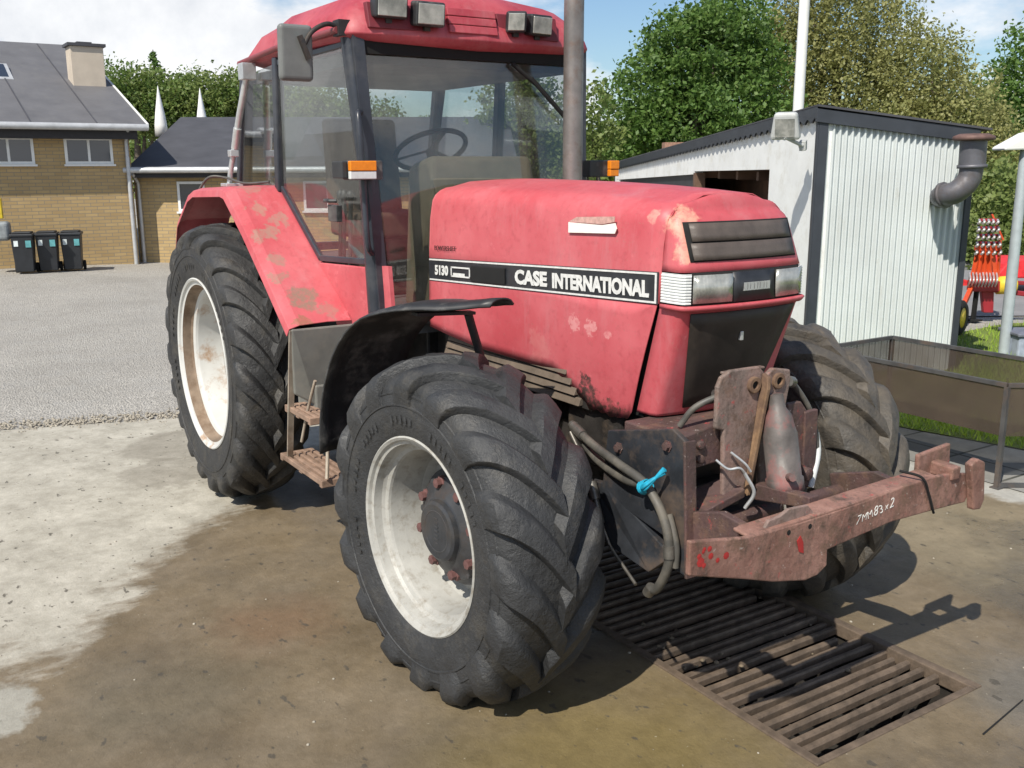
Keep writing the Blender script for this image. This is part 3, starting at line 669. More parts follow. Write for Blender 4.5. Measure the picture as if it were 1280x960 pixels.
# recessed front fascia: dark pockets with work lamps, slatted middle
fp_ = MB()
for (y0, y1) in ((-.60,-.20), (.10,.46)):
    fp_ = MB(); fp_.obox((1.435-.15*(abs(y0) > .5 and y0 < 0)*0, y0, 2.585), (.035,0,0), (0,y1-y0,0), (-.03,0,.115)); fp_.build('lamp_pocket', M['roofdark'], roof, bevel=.004)
mid = MB()
for k in range(3): mid.obox((1.462-.012*k, -.19, 2.588+.040*k), (.032,0,0), (0,.27,0), (-.011,0,.037))
mid.build('roof_vent_panel', M['red_roof'], roof, bevel=.004)
def worklamp(y, z, w, h, x=1.50, yaw=0, d=.07):
    e = MB(); ca, sa = math.cos(yaw), math.sin(yaw); ax = Vector((ca, sa, -.12)); ay = Vector((-sa, ca, 0)); az = Vector((.12, 0, 1))
    o = Vector((x, y, z)); e.obox(o-ax*d-ay*w/2, ax*d, ay*w, az*h); o2 = e.build('work_lamp', M['plastic'], roof, bevel=.012, seg=3)
    l = MB(); l.obox(o-ay*(w/2-.010)+az*.010+ax*.0, ax*.006, ay*(w-.02), az*(h-.02)); l.build('lamp_lens', M['headlens'], o2, bevel=.004)
    br = MB(); br.bar(o-ax*.04-az*.02, o-ax*.04, .03, .02); br.build('lamp_bracket', M['darkmetal'], o2)
worklamp(-.50, 2.625, .165, .115, 1.50); worklamp(-.31, 2.60, .155, .11, 1.52)
worklamp(.165, 2.605, .10, .10, 1.52, -.5); worklamp(.325, 2.60, .14, .10, 1.51, .1)
# gutter rail above the door
gr = MB(); gr.tube([(1.38,-.72,2.575), (.6,-.735,2.565), (-.06,-.715,2.545)], .016, 8); gr.build('roof_rail', M['redrail'], T)
# mirrors
for s in (-1,):
    mr = MB(); cx, cy = 1.33, s*.91
    mr.obox((cx-.02, cy-.080, 2.345), (.045,0,0), (0,.16,0), (.01,0,.245)); mo = mr.build('mirror', M['mirrorback'], T, bevel=.02, seg=4)
    mg = MB(); mg.obox((cx-.024, cy-.07, 2.355), (.003,0,0), (0,.14,0), (.01,0,.225)); mg.build('mirror_glass', M['chrome'], mo)
    ma = MB(); ma.curve([(1.36, s*.69, 2.585), (1.36, s*.76, 2.60), (1.375, s*.84, 2.56), (1.372, s*.88, 2.50)], .011, 8); ma.bar((1.37, s*.86, 2.44), (1.37, s*.90, 2.54), .03, .02, mi=0); ma.obox((1.33, s*.66, 2.55), (.07,0,0), (0,s*.06,0), (0,0,.07)); ma.build('mirror_arm', M['darkmetal'], mo)
# grab handle and flashing indicator on the pillar
for s in (-1, 1):
    if s < 0:
        gh = MB(); gh.curve([(1.46, s*.655, 2.21), (1.49, s*.68, 2.20), (1.51, s*.685, 2.12), (1.52, s*.68, 1.90), (1.53, s*.675, 1.62), (1.50, s*.64, 1.56)], .014, 8); gh.build('grab_handle', M['pillar'], T)
    ib = MB(); ib.box((1.50, s*.60, 1.905), (1.565, s*.775, 1.992)); ind = ib.build('indicator_housing', M['plastic'], T, bevel=.006)
    il = MB(); yi_ = .645 if s < 0 else .715; il.box((1.565, s*yi_, 1.945), (1.595, s*.775, 1.990), 0); il.box((1.565, s*yi_, 1.908), (1.592, s*.775, 1.944), 1 if s < 0 else 0); il.build('indicator_lens', [M['amber'], M['clearlens']], ind, bevel=.004)
    il2 = MB(); il2.box((1.44, s*.775, 1.912), (1.56, s*.80, 1.988)); il2.build('indicator_cap', M['plastic'], ind, bevel=.004)
# wiper
wp = MB(); wp.tube([(1.43,.20,2.47), (1.455,.33,2.37), (1.47,.50,2.215)], [.012,.01,.006], 8); wp.bar((1.455,.30,2.40), (1.47,.53,2.19), .012, .02); wp.build('wiper', M['seam'], T)
# ------------------------------------------------------------------ rear fenders
for s in (-1, 1):
    path = [(-.80,1.40), (-.62,1.63), (-.30,1.80), (-.16,1.832), (.38,1.848), (.46,1.838), (.70,1.66), (.98,1.44), (1.27,1.205)]
    inn = [.655]*9; outw = [.97, .985, .995, 1.0, 1.0, 1.0, .99, .985, .98]
    inn2 = [.66, .66, .66, .66, .66, .665, .665, .665, .66]
    f = MB(); rows = []
    for k, (x, z) in enumerate(path):
        i = inn2[k]; o = outw[k]; xi = x+(.03 if k >= 5 else 0); 
        rows.append([(x+.0, s*i, z+.006), (x, s*lerp(i, o, .4), z+.010), (x, s*lerp(i, o, .85), z+.004), (x-.004, s*o, z-.010), (x-.018*(1 if k > 4 else .3), s*(o+.008), z-.045)])
    f.grid(rows, 0, False, flip=(s < 0)); f.build('rear_fender', M['red_fender'], T, solid=.006, bevel=.004)
    # inner wall closing the wheel arch
    iw = MB(); iw.prism([(-.80, s*.64, 1.38), (-.62, s*.64, 1.60), (-.28, s*.64, 1.80), (.42, s*.64, 1.82), (1.25, s*.64, 1.20), (1.2, s*.64, .9), (-.5, s*.64, .9)], (0, s*-.012, 0)); iw.build('arch_wall', M['seam'], T)
# grey tank, step plates and hangers (near side); plain tank on the far side
for s in (-1, 1):
    tk = MB(); tk.prism([(1.275, s*.975, 1.195), (1.275, s*.62, 1.195), (1.30, s*.62, .80), (1.235, s*.86, .80), (1.215, s*.955, .86)], (-.02, 0, 0))
    tk.box((1.00, s*.60, .72), (1.26, s*.86, .90), 0); tk.build('tank_cover', M['panelgrey'], T, bevel=.008)
    bt = MB(); bt.box((.96, s*.40, .55), (1.62, s*.70, .98)); bt.build('fuel_tank', M['plastic'], T, bevel=.03)
    hg = MB(); hg.bar((1.265, s*.968, 1.19), (1.10, s*.955, .50), .030, .012, (1,0,0))
    hg.curve([(1.55, s*.83, 1.02), (1.50, s*.86, .95), (1.50, s*.90, .78), (1.55, s*.93, .62), (1.58, s*.95, .52)], .009, 8); hg.curve([(1.36, s*.90, .95), (1.30, s*.92, .80), (1.24, s*.94, .62)], .008, 8)
    hg.build('step_hanger', M['steelrust'], T)
    for (x0, x1, y0, y1, z) in ((1.02, 1.56, .80, .975, .485), (1.10, 1.42, .82, .965, .76)):
        st = MB()
        for k in range(5): st.box((x0, s*lerp(y0, y1-.02, k/4), z), (x1, s*(lerp(y0, y1-.02, k/4)+.022), z+.028))
        st.box((x0-.012, s*y0, z-.012), (x0+.02, s*y1, z+.025)); st.box((x1-.02, s*y0, z-.012), (x1+.012, s*y1, z+.025)); st.box((lerp(x0,x1,.5)-.02, s*y0, z-.01), (lerp(x0,x1,.5)+.02, s*y1, z+.02))
        st.build('step', M['steptread'], T, bevel=.004)
# front mudguards (turn with the wheels)
for s in (-1, 1):
    f = MB(); rows = []; cx, cz = WB, ZF; ca, sa = math.cos(ST), math.sin(ST)
    K = 26
    for k in range(K+1):
        a = math.radians(lerp(171, 84 if s < 0 else 112, k/K)); R = .835+.06*math.sin(PI*min(1, k/K*1.1))
        t = k/K
        if s < 0: yo = -.175 if t < .62 else lerp(-.175, .10, min(1, (t-.62)/.36)**1.15)
        else: yo = -.175
        yi = .205
        row = []
        for j in range(9):
            u = j/8; y = lerp(yo, yi, u); dr = .012*math.sin(PI*u)-.014*(abs(2*u-1)**6)
            if t > .85: dr += (t-.85)*.25
            x = (R+dr)*math.cos(a); z = (R+dr)*math.sin(a); yy = -s*y*-1 if False else (y if s < 0 else -y)
            row.append((cx+x*ca-yy*sa, s*.848+x*sa+yy*ca, cz+z))
        rows.append(row)
    f.grid(rows, 0, True, flip=(s > 0)); f.build('front_mudguard', M['plastic'], T, solid=.008)
    br = MB(); br.curve([(WB-.1, s*.60, ZF+.05), (WB-.22, s*.58, 1.1), (WB-.22, s*.66, 1.39)], .018, 8); br.bar((WB-.22, s*.64, 1.395), (WB-.22, s*.9, 1.41), .05, .012); br.build('mudguard_bracket', M['darkmetal'], T)
# exhaust
ex = MB(); ex.tube([(1.64,.43,1.35), (1.64,.43,1.75), (1.64,.43,3.10)], .050, 20); ex.tube([(1.64,.43,1.33), (1.64,.43,1.72)], .075, 16); ex.tube([(1.64,.43,1.35), (1.75,.25,1.30)], .05, 12); ex.build('exhaust_pipe', M['exhaust'], T)
# pale strut standing on the near fender
pl = MB(); pl.tube([(-.13,-.80,1.85), (-.12,-.79,1.93), (.02,-.76,2.25), (.13,-.74,2.46)], [.016,.016,.020,.020], 10); pl.tube([(-.05,-.775,2.07), (.0,-.77,2.18)], .024, 10)
pl.box((-.17,-.84,1.848), (-.05,-.74,1.868)); pl.box((-.09,-.81,2.02), (-.03,-.76,2.06)); pl.box((.10,-.78,2.44), (.18,-.70,2.53)); pl.build('pale_strut', M['aluminium'], T, bevel=.004)
cb = MB(); cb.curve([(-.3,-.95,1.80), (-.2,-.90,1.90), (-.12,-.82,1.90), (.1,-.78,1.87), (.35,-.72,1.88)], .008, 6); cb.build('fender_cable', M['hose'], T)
# ------------------------------------------------------------------ front linkage
lk = MB(); lk.prism([(3.03,-.42,1.01), (3.38,-.42,1.095), (3.445,-.42,1.065), (3.475,-.42,.59), (3.40,-.42,.60), (3.36,-.42,.70), (3.00,-.42,.76)], (0,.022,0)); sp_ = lk.build('linkage_side_plate', M['frameblue'], T, bevel=.004); lk = MB(); lk.bar((3.452,-.408,1.068), (3.484,-.408,.59), .012, .05, (0,1,0)); lk.build('plate_edge', M['rustdark'], sp_, bevel=.003)
lk = MB(); lk.prism([(3.03,.34,1.00), (3.26,.34,1.04), (3.32,.34,1.00), (3.34,.34,.66), (3.30,.34,.62), (3.24,.34,.70), (3.00,.34,.76)], (0,-.022,0)); lk.build('linkage_side_plate', M['frameblue'], T, bevel=.004)
sk = MB(); sk.prism([(2.85,-.40,.66), (3.42,-.40,.60), (3.42,.40,.60), (2.85,.40,.66)], (0,0,-.02)); sk.prism([(2.9,-.40,.78), (3.02,-.42,.80), (3.40,-.42,.64), (3.3,-.44,.55), (2.9,-.44,.6)], (0,.03,.0)); sk.build('belly_plate', M['frameblue'], T, bevel=.004)
for (x, z) in ((3.10,.96), (3.36,1.03)):
    b_ = MB(); b_.lathe((x,-.42,z), (0,-1,0), [(0,.022),(.004,.022),(.0041,.015),(.016,.015),(.017,0)], 6, 0, False); b_.build('bolt', M['rustdark'], T)
cr = MB(); cr.prism([(3.30,-.40,.95), (3.30,-.16,.96), (3.30,-.16,1.105), (3.30,-.24,1.10), (3.30,-.40,1.075)], (.12,0,0)); cr.box((3.10,-.40,.99), (3.31,.24,1.06)); 
for (y, z) in ((-.33,1.035), (-.22,1.04), (-.33,.985)): cr.lathe((3.42, y, z), (1,0,0), [(0,.018),(.014,.018),(.016,0)], 6, 0, False)
cr.build('linkage_crossmember', M['rustdark'], T, bevel=.006)
pp = MB(); pp.prism([(3.43,-.284,1.09), (3.43,-.284,1.235), (3.43,-.268,1.268), (3.43,-.225,1.288), (3.43,-.09,1.286), (3.43,-.062,1.262), (3.43,-.062,1.20), (3.43,-.135,.83), (3.43,-.16,.81), (3.43,-.236,.815), (3.43,-.248,1.08)], (.02,0,0))
pl_ = pp.build('linkage_tower_plate', M['rustplate'], T, bevel=.006)
pp = MB(); pp.prism([(3.38,-.25,1.275), (3.38,-.23,1.292), (3.38,-.08,1.291), (3.38,.0,1.27), (3.43,.0,1.27), (3.43,-.08,1.291), (3.43,-.23,1.292), (3.43,-.25,1.275)], (0,0,.008)) if False else pp.box((3.405,-.235,1.268), (3.431,-.04,1.278)); pp.build('tower_bridge', M['rustplate'], pl_, bevel=.004)
pe = MB(); pe.prism([(3.452,-.078,1.262), (3.452,-.142,.83), (3.475,-.146,.83), (3.492,-.092,1.21), (3.482,-.080,1.25)], (0,.018,0)); pe.build('tower_edge_plate', M['rustyellow'], pl_, bevel=.004)
p2 = MB(); p2.prism([(3.44,-.03,1.275), (3.44,.055,1.26), (3.44,.06,1.22), (3.44,.02,1.02), (3.44,.0,1.02), (3.44,-.07,1.16), (3.44,-.07,1.25)], (.022,0,0)); p2.prism([(3.40,-.05,1.05), (3.40,.06,1.0), (3.40,.06,.80), (3.40,-.02,.80)], (.02,0,0)); p2o = p2.build('linkage_tower_plate', M['rustplate'], T, bevel=.005)
for (y, z, q) in ((-.008, 1.228, p2o), (-.118, 1.225, pl_)):
    rg = MB(); rg.bands((3.455 if y > -.1 else 3.446, y, z), (1,0,0), [(0,.029),(.016,.029),(.018,.026),(.018,.015),(.0,.015)], 24); rg.build('pin_eye', M['rustyellow'], q)
    hl = MB(); hl.lathe((3.464 if y > -.1 else 3.456, y, z), (1,0,0), [(0,.0155),(.001,.0)], 16); hl.build('pin_hole', M['black'], q)
cy = MB(); a = Vector((3.49,-.045,1.19)); b3 = Vector((3.54,-.022,.845)); d = (b3-a).normalized()
cy.tube([a, a+d*.05, a+d*.075, a+d*.13, a+d*.14, b3-d*.05, b3-d*.048, b3-d*.005, b3], [.024,.03,.046,.056,.060,.060,.066,.066,.058], 24); cy.tube([b3-d*.07+Vector((.05,-.03,0)), b3-d*.07+Vector((.085,-.05,.01))], .014, 8); cyl = cy.build('lift_cylinder', M['cylinder'], T)
cr_ = MB(); cr_.tube([b3, b3+d*.11], .026, 16); cr_.build('cylinder_rod', M['chrome'], cyl)
p3 = MB(); p3.prism([(3.40,.10,1.12), (3.40,.17,1.12), (3.40,.215,1.07), (3.40,.225,.80), (3.40,.19,.80), (3.40,.165,.90), (3.40,.10,.98)], (.022,0,0)); p3.bar((3.42,.222,1.08), (3.42,.232,.78), .02, .07, (0,1,0)); p3.lathe((3.43,.195,.845), (1,0,0), [(0,.025),(.03,.025),(.032,0)], 12); p3.build('linkage_bracket', M['rustdark'], T, bevel=.004)
# lower crossbeam: a box channel along y with end hook
bm_ = MB()
xf = 3.78; 
face = [(-.70,.885), (-.466,.846), (-.212,.845), (.04,.852), (.307,.869), (.46,.874), (.60,.864), (.70,.845), (.715,.79), (.69,.735), (.495,.742), (.247,.747), (-.078,.718), (-.075,.662), (-.12,.638), (-.178,.633), (-.33,.665), (-.457,.705), (-.70,.775)]
bm_.prism([(xf-.0, y, z) for y, z in face], (-.02, 0, 0))
bm_.prism([(xf-.002, -.45, .846), (xf-.002, .50, .873), (xf-.075, .50, .880), (xf-.075, -.45, .853)], (0,0,-.012))
bm_.prism([(xf-.02, .50, .745), (xf-.10, .50, .76), (xf-.10, -.40, .72), (xf-.02, -.40, .70)], (0,0,.012))
bm_.prism([(xf-.075, .50, .878), (xf-.075, -.42, .850), (xf-.075, -.42, .74), (xf-.075, .50, .765)], (-.010,0,0))
beam = bm_.build('lower_link_beam', M['rustbeam'], T, bevel=.005)
tb = MB(); tb.prism([(xf-.03,-.37,.845), (xf-.03,-.35,.872), (xf-.03,-.30,.876), (xf-.03,-.26,.893), (xf-.03,-.17,.888), (xf-.03,-.13,.848)], (.014,0,0)); tb.build('beam_top_plate', M['rustplate'], beam, bevel=.003)
hk = MB(); hk.prism([(xf+.0,.655,.895), (xf+.0,.70,.91), (xf+.0,.745,.89), (xf+.0,.765,.74), (xf+.0,.745,.705), (xf+.0,.70,.71), (xf+.0,.685,.78)], (.03,0,0)); hk.prism([(xf-.10,.50,.93), (xf-.10,.69,.945), (xf-.10,.70,.80), (xf-.10,.5,.80)], (.02,0,0)); hk.bar((xf-.09,.60,.87), (xf+.01,.60,.865), .05, .05)
hk.build('beam_hook', M['rustbeam'], beam, bevel=.006)
ch = MB(); ch.curve([(xf-.06,.36,.90), (xf+.004,.40,.885), (xf+.010,.44,.82), (xf+.010,.47,.76), (xf+.004,.49,.735)], .005, 6); ch.build('beam_wire', M['seam'], beam)
for (y, z) in ((-.275,.822), (-.175,.822)):
    h_ = MB(); h_.lathe((xf+.001, y, z), (1,0,0), [(0,.009),(.001,0)], 12); h_.build('bolt_hole', M['black'], beam)
for (t_, yy_, zz_, s_, k_) in (('7', .06, .778, .044, .5), ('M', .088, .783, .036, .3), ('M', .118, .786, .040, -.1), ('8', .152, .790, .050, .2), ('3', .180, .792, .046, -.2), ('x', .209, .800, .036, .3), ('2', .235, .802, .050, .3)): text(t_, 'chalk_marking', M['chalk'], beam, (xf+.001, yy_, zz_), (0,1,.16), (0,0,1), s_, .001, -.0004, shear=k_)
rnd = random.Random(8)
for k in range(9):
    y_, z_ = -.62+rnd.uniform(-.05,.07), .825+rnd.uniform(-.03,.025); rm = MB(); rm.lathe((xf+.0006, y_, z_), (1,0,0), [(0,rnd.uniform(.006,.016)),(.001,0)], 7, 0, False); rm.build('red_paint_remnant', M['redgloss'], beam)
rm = MB(); rm.prism([(xf+.001,-.235,.785), (xf+.001,-.22,.80), (xf+.001,-.205,.775), (xf+.001,-.20,.735), (xf+.001,-.222,.745)], (.002,0,0)); rm.build('red_paint_remnant', M['redgloss'], beam)
# pitman arms from the side plates to the beam
am = MB()
for y in (-.40, .38):
    am.prism([(3.40,y,.80), (3.44,y,.68), (xf-.02,y,.74), (xf-.02,y,.84), (3.6,y,.86)], (0,.03,0))
am.prism([(3.34,-.38,.79), (3.48,-.38,.78), (3.48,-.16,.83), (3.38,-.16,.86)], (0,0,.03)); am.prism([(3.45,-.09,.80),(xf-.08,-.09,.84),(xf-.08,-.09,.88),(3.45,-.09,.86)], (0,.05,0))
am.tube([(3.45,-.38,.74), (3.45,.38,.74)], .03, 12); am.build('lower_link_arms', M['rustdark'], T, bevel=.004)
# hoses
hs = MB(); hs.curve([(2.78,-.40,.975), (2.95,-.43,.94), (3.15,-.45,.91), (3.30,-.46,.88), (3.40,-.46,.78), (3.43,-.46,.65), (3.38,-.46,.53), (3.33,-.46,.50)], .017, 8); hs.build('hydraulic_hose', M['hose'], T)
hs = MB(); hs.curve([(2.80,-.39,.95), (2.95,-.41,.88), (3.15,-.44,.86), (3.26,-.45,.87)], .016, 8); hs.curve([(3.40,-.44,.80), (3.44,-.44,.70), (3.44,-.44,.62)], .013, 8); hs.build('hydraulic_hose', M['hose'], T)
hs = MB(); hs.curve([(2.80,-.42,.95), (2.90,-.43,.86), (2.96,-.43,.77)], .009, 8); hs.tube([(2.95,-.43,.79), (2.985,-.435,.73)], .020, 10); hs.tube([(2.985,-.435,.73), (3.03,-.44,.65)], .013, 10); hs.curve([(3.03,-.44,.65), (3.10,-.45,.58), (3.20,-.46,.53), (3.27,-.47,.50)], .007, 6); hs.build('quick_coupling', M['steel2'], T)
hs = MB(); hs.curve([(3.35,-.36,1.09), (3.39,-.33,1.16), (3.43,-.25,1.20), (3.43,-.20,1.19)], .011, 8); hs.build('hydraulic_hose', M['hose'], T); hs = MB(); hs.curve([(3.40,.10,1.20), (3.38,.18,1.17), (3.40,.26,1.05), (3.42,.28,.90), (3.42,.25,.78)], .010, 8); hs.build('hydraulic_hose', M['hose'], T)
hs = MB(); hs.curve([(3.40,.285,.98), (3.42,.28,.90), (3.43,.24,.78)], .014, 8); hs.build('pale_hose', M['clearlens'], T)
hs = MB(); hs.curve([(3.45,-.28,.98), (3.48,-.25,.95), (3.50,-.21,.95), (3.50,-.17,.90)], .005, 6); hs.curve([(3.46,-.22,1.0), (3.49,-.18,.96), (3.50,-.16,.93)], .005, 6); hs.curve([(3.50,-.19,.93),(3.52,-.16,.86),(3.50,-.18,.80)], .007, 6); hs.build('loose_wire', M['aluminium'], T)
for (p_, q_) in (((2.80,-.405,.972),(2.88,-.42,.955)), ((3.345,-.46,.515),(3.325,-.46,.485)), ((3.42,-.27,1.20),(3.43,-.22,1.20)), ((3.405,.11,1.20),(3.39,.15,1.19)), ((3.425,-.46,.70),(3.43,-.46,.655))):
    b_ = MB(); b_.tube([p_, q_], .021, 12); b_.build('hose_fitting', M['steel2'], T)
st_ = MB(); rnd = random.Random(3)
for k in range(7):
    o = Vector((rnd.uniform(-.008,.008), rnd.uniform(-.01,.01), rnd.uniform(-.01,.01)))
    st_.curve([Vector((3.29,-.475,.865))+o, Vector((3.33,-.49,.89))-o, Vector((3.385,-.455,.955))+o], .006, 6)
for k in range(4): st_.lathe((3.29+.008*k,-.465,.87+.004*k), (.8,-.2,.4), [(-.005,.022),(0,.026),(.005,.022)], 12)
st_.build('blue_string', M['blue'], T)
# ================================================================== SETTING
def sheet(name, poly, z, mat, label=None, kind='structure', thick=0):
    mb = MB(); P = [Vector((a, b, z)) for a, b in poly]; n = len(P)
    ar = sum(P[i].x*P[(i+1) % n].y-P[(i+1) % n].x*P[i].y for i in range(n))
    if ar < 0: P = P[::-1]
    mb.add(P, [tuple(range(n))]); return mb.build(name, mat, None, kind=kind)
def line_mask(nt, p, a, b, c, amp, sc, w=0, soft=.15):
    """1 where a*x+b*y > c, its border broken up by noise"""
    sx = N(nt, 'ShaderNodeSeparateXYZ'); nt.links.new(p, sx.inputs[0])
    v = math_(nt, 'ADD', math_(nt, 'MULTIPLY', sx.outputs[0], a), math_(nt, 'MULTIPLY', sx.outputs[1], b))
    k = noise(nt, p, sc, 8, .62, w); v = math_(nt, 'ADD', v, math_(nt, 'MULTIPLY', math_(nt, 'SUBTRACT', noise(nt, p, 4.5, 9, .7, w+9, (1.6,.7,1)), .5), amp*.75)); v = math_(nt, 'ADD', v, math_(nt, 'MULTIPLY', math_(nt, 'SUBTRACT', k, .5), amp))
    return ramp(nt, v, c-soft, c+soft)
# concrete: pale where dry, brown where damp and oily
mt, nt, b = NM('concrete'); p = posn(nt)
pale = mix(nt, ramp(nt, noise(nt, p, 3, 8, .7), .3, .7), (.30,.28,.235), (.47,.445,.385))
damp = mix(nt, ramp(nt, noise(nt, p, 1.1, 7, .65, 3), .35, .65), (.125,.096,.060), (.19,.148,.095))
damp = mix(nt, ramp(nt, noise(nt, p, 4, 8, .7, 6), .42, .68, 0, .6), damp, (.20,.162,.115))
damp = mix(nt, ramp(nt, noise(nt, p, .7, 6, .6, 8), .5, .68, 0, .55), damp, (.085,.075,.058))
# orange stain beside the near front wheel, darker oil near the grate
for (q, r, col, amt, amp, ns) in (((1.9,-1.35,0), .35, (.16,.095,.055), .55, .5, 3), ((2.2,-1.9,0), .5, (.115,.10,.07), .5, .7, 2.5), ((3.5,-.75,0), .75, (.165,.125,.045), .75, .5, 3), ((4.4,-.3,0), .5, (.12,.115,.105), .6, .6, 3), ((2.9,2.3,0), .9, (.24,.20,.135), .7, .8, 2), ((4.3,1.2,0), .7, (.13,.13,.13), .65, .8, 2.2), ((4.0,.9,0), .35, (.12,.115,.105), .6, .4, 4), ((3.3,1.9,0), .5, (.20,.17,.115), .5, .6, 3), ((2.6,-.35,0), .35, (.10,.095,.09), .6, .4, 4)):
    d = dist(nt, p, q, amp, ns, q[1]); damp = mix(nt, ramp(nt, d, r, r*.4, 0, amt), damp, col)
mask = line_mask(nt, p, 1, 1, -.72, 1.7, 1.3, 2, .17); wet = ramp(nt, noise(nt, p, .8, 6, .6, 31), .50, .60)
wetd = math_(nt, 'MULTIPLY', wet, ramp(nt, dist(nt, p, (3.0,.9,0), .8, 1.5), 2.6, 1.4)); damp = mix(nt, math_(nt, 'MULTIPLY', wetd, .5), damp, (.075,.068,.058))
m2 = line_mask(nt, p, 1, .0, -1.35, .9, 1.6, 6, .08)  # grey bar of old wet behind
damp_back = math_(nt, 'MULTIPLY', math_(nt, 'SUBTRACT', 1, ramp(nt, dist(nt, p, (-1.15,-1.1,0), .9, 1.7, 3), .33, .48)), .6)
col = mix(nt, mask, pale, damp)
d2 = dist(nt, p, (1.95,-2.55,0), .35, 5, 1); col = mix(nt, ramp(nt, d2, .26, .20, 0, .85), col, (.34,.33,.29))
for (q, r, s_) in (((-1.25,-.95,0), .42, 1), ((-.6,-1.15,0), .35, 2), ((-1.5,-.5,0), .4, 3)):
    d3 = dist(nt, p, q, .7, 2.3, s_); col = mix(nt, ramp(nt, d3, r, r*.8, 0, .55), col, (.21,.19,.155))
spk = ramp(nt, noise(nt, p, 13, 4, .5, 11, (1,1.6,1)), .66, .70, 0, .8); col = mix(nt, spk, col, (.07,.062,.05))
spk = ramp(nt, noise(nt, p, 55, 2, .5, 13), .73, .77, 0, .6); col = mix(nt, spk, col, (.42,.38,.30))
spk = ramp(nt, noise(nt, p, 38, 3, .5, 17), .70, .75, 0, .6); col = mix(nt, spk, col, (.05,.045,.038))
col = mix(nt, 1.0, col, mix(nt, ramp(nt, noise(nt, p, 11, 12, .78, 41), .25, .75), (.70,.69,.66), (1.22,1.22,1.22)), 'MULTIPLY')
# pale dry concrete again by the basin
m3 = line_mask(nt, p, -.28, 1, 2.16, .35, 2.5, 5, .04); col = mix(nt, m3, col, mix(nt, ramp(nt, noise(nt, p, 5, 7, .7, 5), .3, .7), (.27,.26,.235), (.44,.43,.39)))
nt.links.new(col, b.inputs['Base Color'])
rg = math_(nt, 'SUBTRACT', math_(nt, 'SUBTRACT', .85, math_(nt, 'MULTIPLY', wetd, .45)), math_(nt, 'MULTIPLY', mask, ramp(nt, noise(nt, p, 1.6, 6, .6, 20), .4, .62, .10, .42))); nt.links.new(rg, b.inputs['Roughness'])
b.inputs['Specular IOR Level'].default_value = .35
hgt = math_(nt, 'ADD', noise(nt, p, 4, 10, .75), math_(nt, 'MULTIPLY', noise(nt, p, 60, 6, .7, 2), .35)); bump(nt, b, hgt, .45, .02)
M['concrete'] = mt
PX0, PX1, PY0, PY1 = .95, 3.86, -.155, .735
# slab with the pit cut out; its far edge is the border with the gravel
SE = lambda y: -2.05-.0*y if False else (-2.02+.30*(-(y+.74))*-.0-.295*(-(y)-.74)*1.0)
yl, yr_ = -14.0, 3.12
sl = MB()
def q(a, b_, c, d): sl.add([(a[0],a[1],0),(b_[0],b_[1],0),(c[0],c[1],0),(d[0],d[1],0)], [(0,1,2,3)])
e0 = (-2.04-.295*(14-.74), yl); e1 = (-2.04, -.74); e2 = (-1.9, yr_)
q(e0, (16, yl), (16, PY0), (PX0, PY0)); sl.add([(e0[0],e0[1],0),(PX0,PY0,0),(PX0,PY1,0),(e2[0],e2[1],0),(-1.95,-.2,0),(e1[0],e1[1],0)], [(0,1,2,3,4,5)])
sl.add([(PX0,PY1,0),(PX1,PY1,0),(16,PY1,0),(16,yr_,0),(e2[0],e2[1],0)], [(0,1,2,3,4)]); q((PX1,PY0), (16,PY0), (16,PY1), (PX1,PY1))
sl.build('concrete_slab', M['concrete'], None, kind='structure')
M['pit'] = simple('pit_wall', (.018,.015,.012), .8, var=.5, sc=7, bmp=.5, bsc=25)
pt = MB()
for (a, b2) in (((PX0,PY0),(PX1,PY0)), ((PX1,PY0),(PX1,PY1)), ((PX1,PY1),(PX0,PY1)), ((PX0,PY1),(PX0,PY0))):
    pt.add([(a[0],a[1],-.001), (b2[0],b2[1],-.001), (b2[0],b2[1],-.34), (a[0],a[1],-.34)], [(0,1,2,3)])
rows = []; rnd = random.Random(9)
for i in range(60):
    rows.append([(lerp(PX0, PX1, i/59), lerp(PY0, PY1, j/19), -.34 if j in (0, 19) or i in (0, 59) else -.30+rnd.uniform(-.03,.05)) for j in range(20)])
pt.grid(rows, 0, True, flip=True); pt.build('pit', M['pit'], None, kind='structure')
# gravel yard: large terrain sheet, rising gently to the brick house
mt, nt, b = NM('gravel'); p = posn(nt)
vo = N(nt, 'ShaderNodeTexVoronoi', Scale=58); nt.links.new(p, vo.inputs['Vector'])
vo2 = N(nt, 'ShaderNodeTexVoronoi', Scale=130); nt.links.new(p, vo2.inputs['Vector'])
sv = N(nt, 'ShaderNodeSeparateColor'); nt.links.new(vo.outputs['Color'], sv.inputs[0])
g = mix(nt, sv.outputs[0], (.28,.265,.24), (.50,.475,.43)); g = mix(nt, ramp(nt, noise(nt, p, .5, 6, .65), .35, .65, 0, .6), g, (.25,.235,.21))
g = mix(nt, ramp(nt, noise(nt, p, 2.5, 6, .65, 4), .5, .7, 0, .5), g, (.37,.36,.34)); nt.links.new(g, b.inputs['Base Color']); b.inputs['Roughness'].default_value = .9
hh = math_(nt, 'ADD', vo.outputs['Distance'], math_(nt, 'MULTIPLY', vo2.outputs['Distance'], .4)); bump(nt, b, hh, .8, .02); M['gravel'] = mt
gy = MB(); rows = []
def sm_(t): t = max(0, min(1, t)); return t*t*(3-2*t)
def gz(r, d): return -.012+.08*sm_((-r-6.2)/3.0)*sm_((d-9)/8)
rs = [-300,-60,-30,-20,-14,-12,-11,-10,-9,-8.5,-8,-7.5,-7,-6.5,-6,-5,-2,0,4,6,20,60,300]; dd = [-60,-20,0,2,4,7,8,10,12,14,15,16,17,18,19,20,22,26,40,90,500]
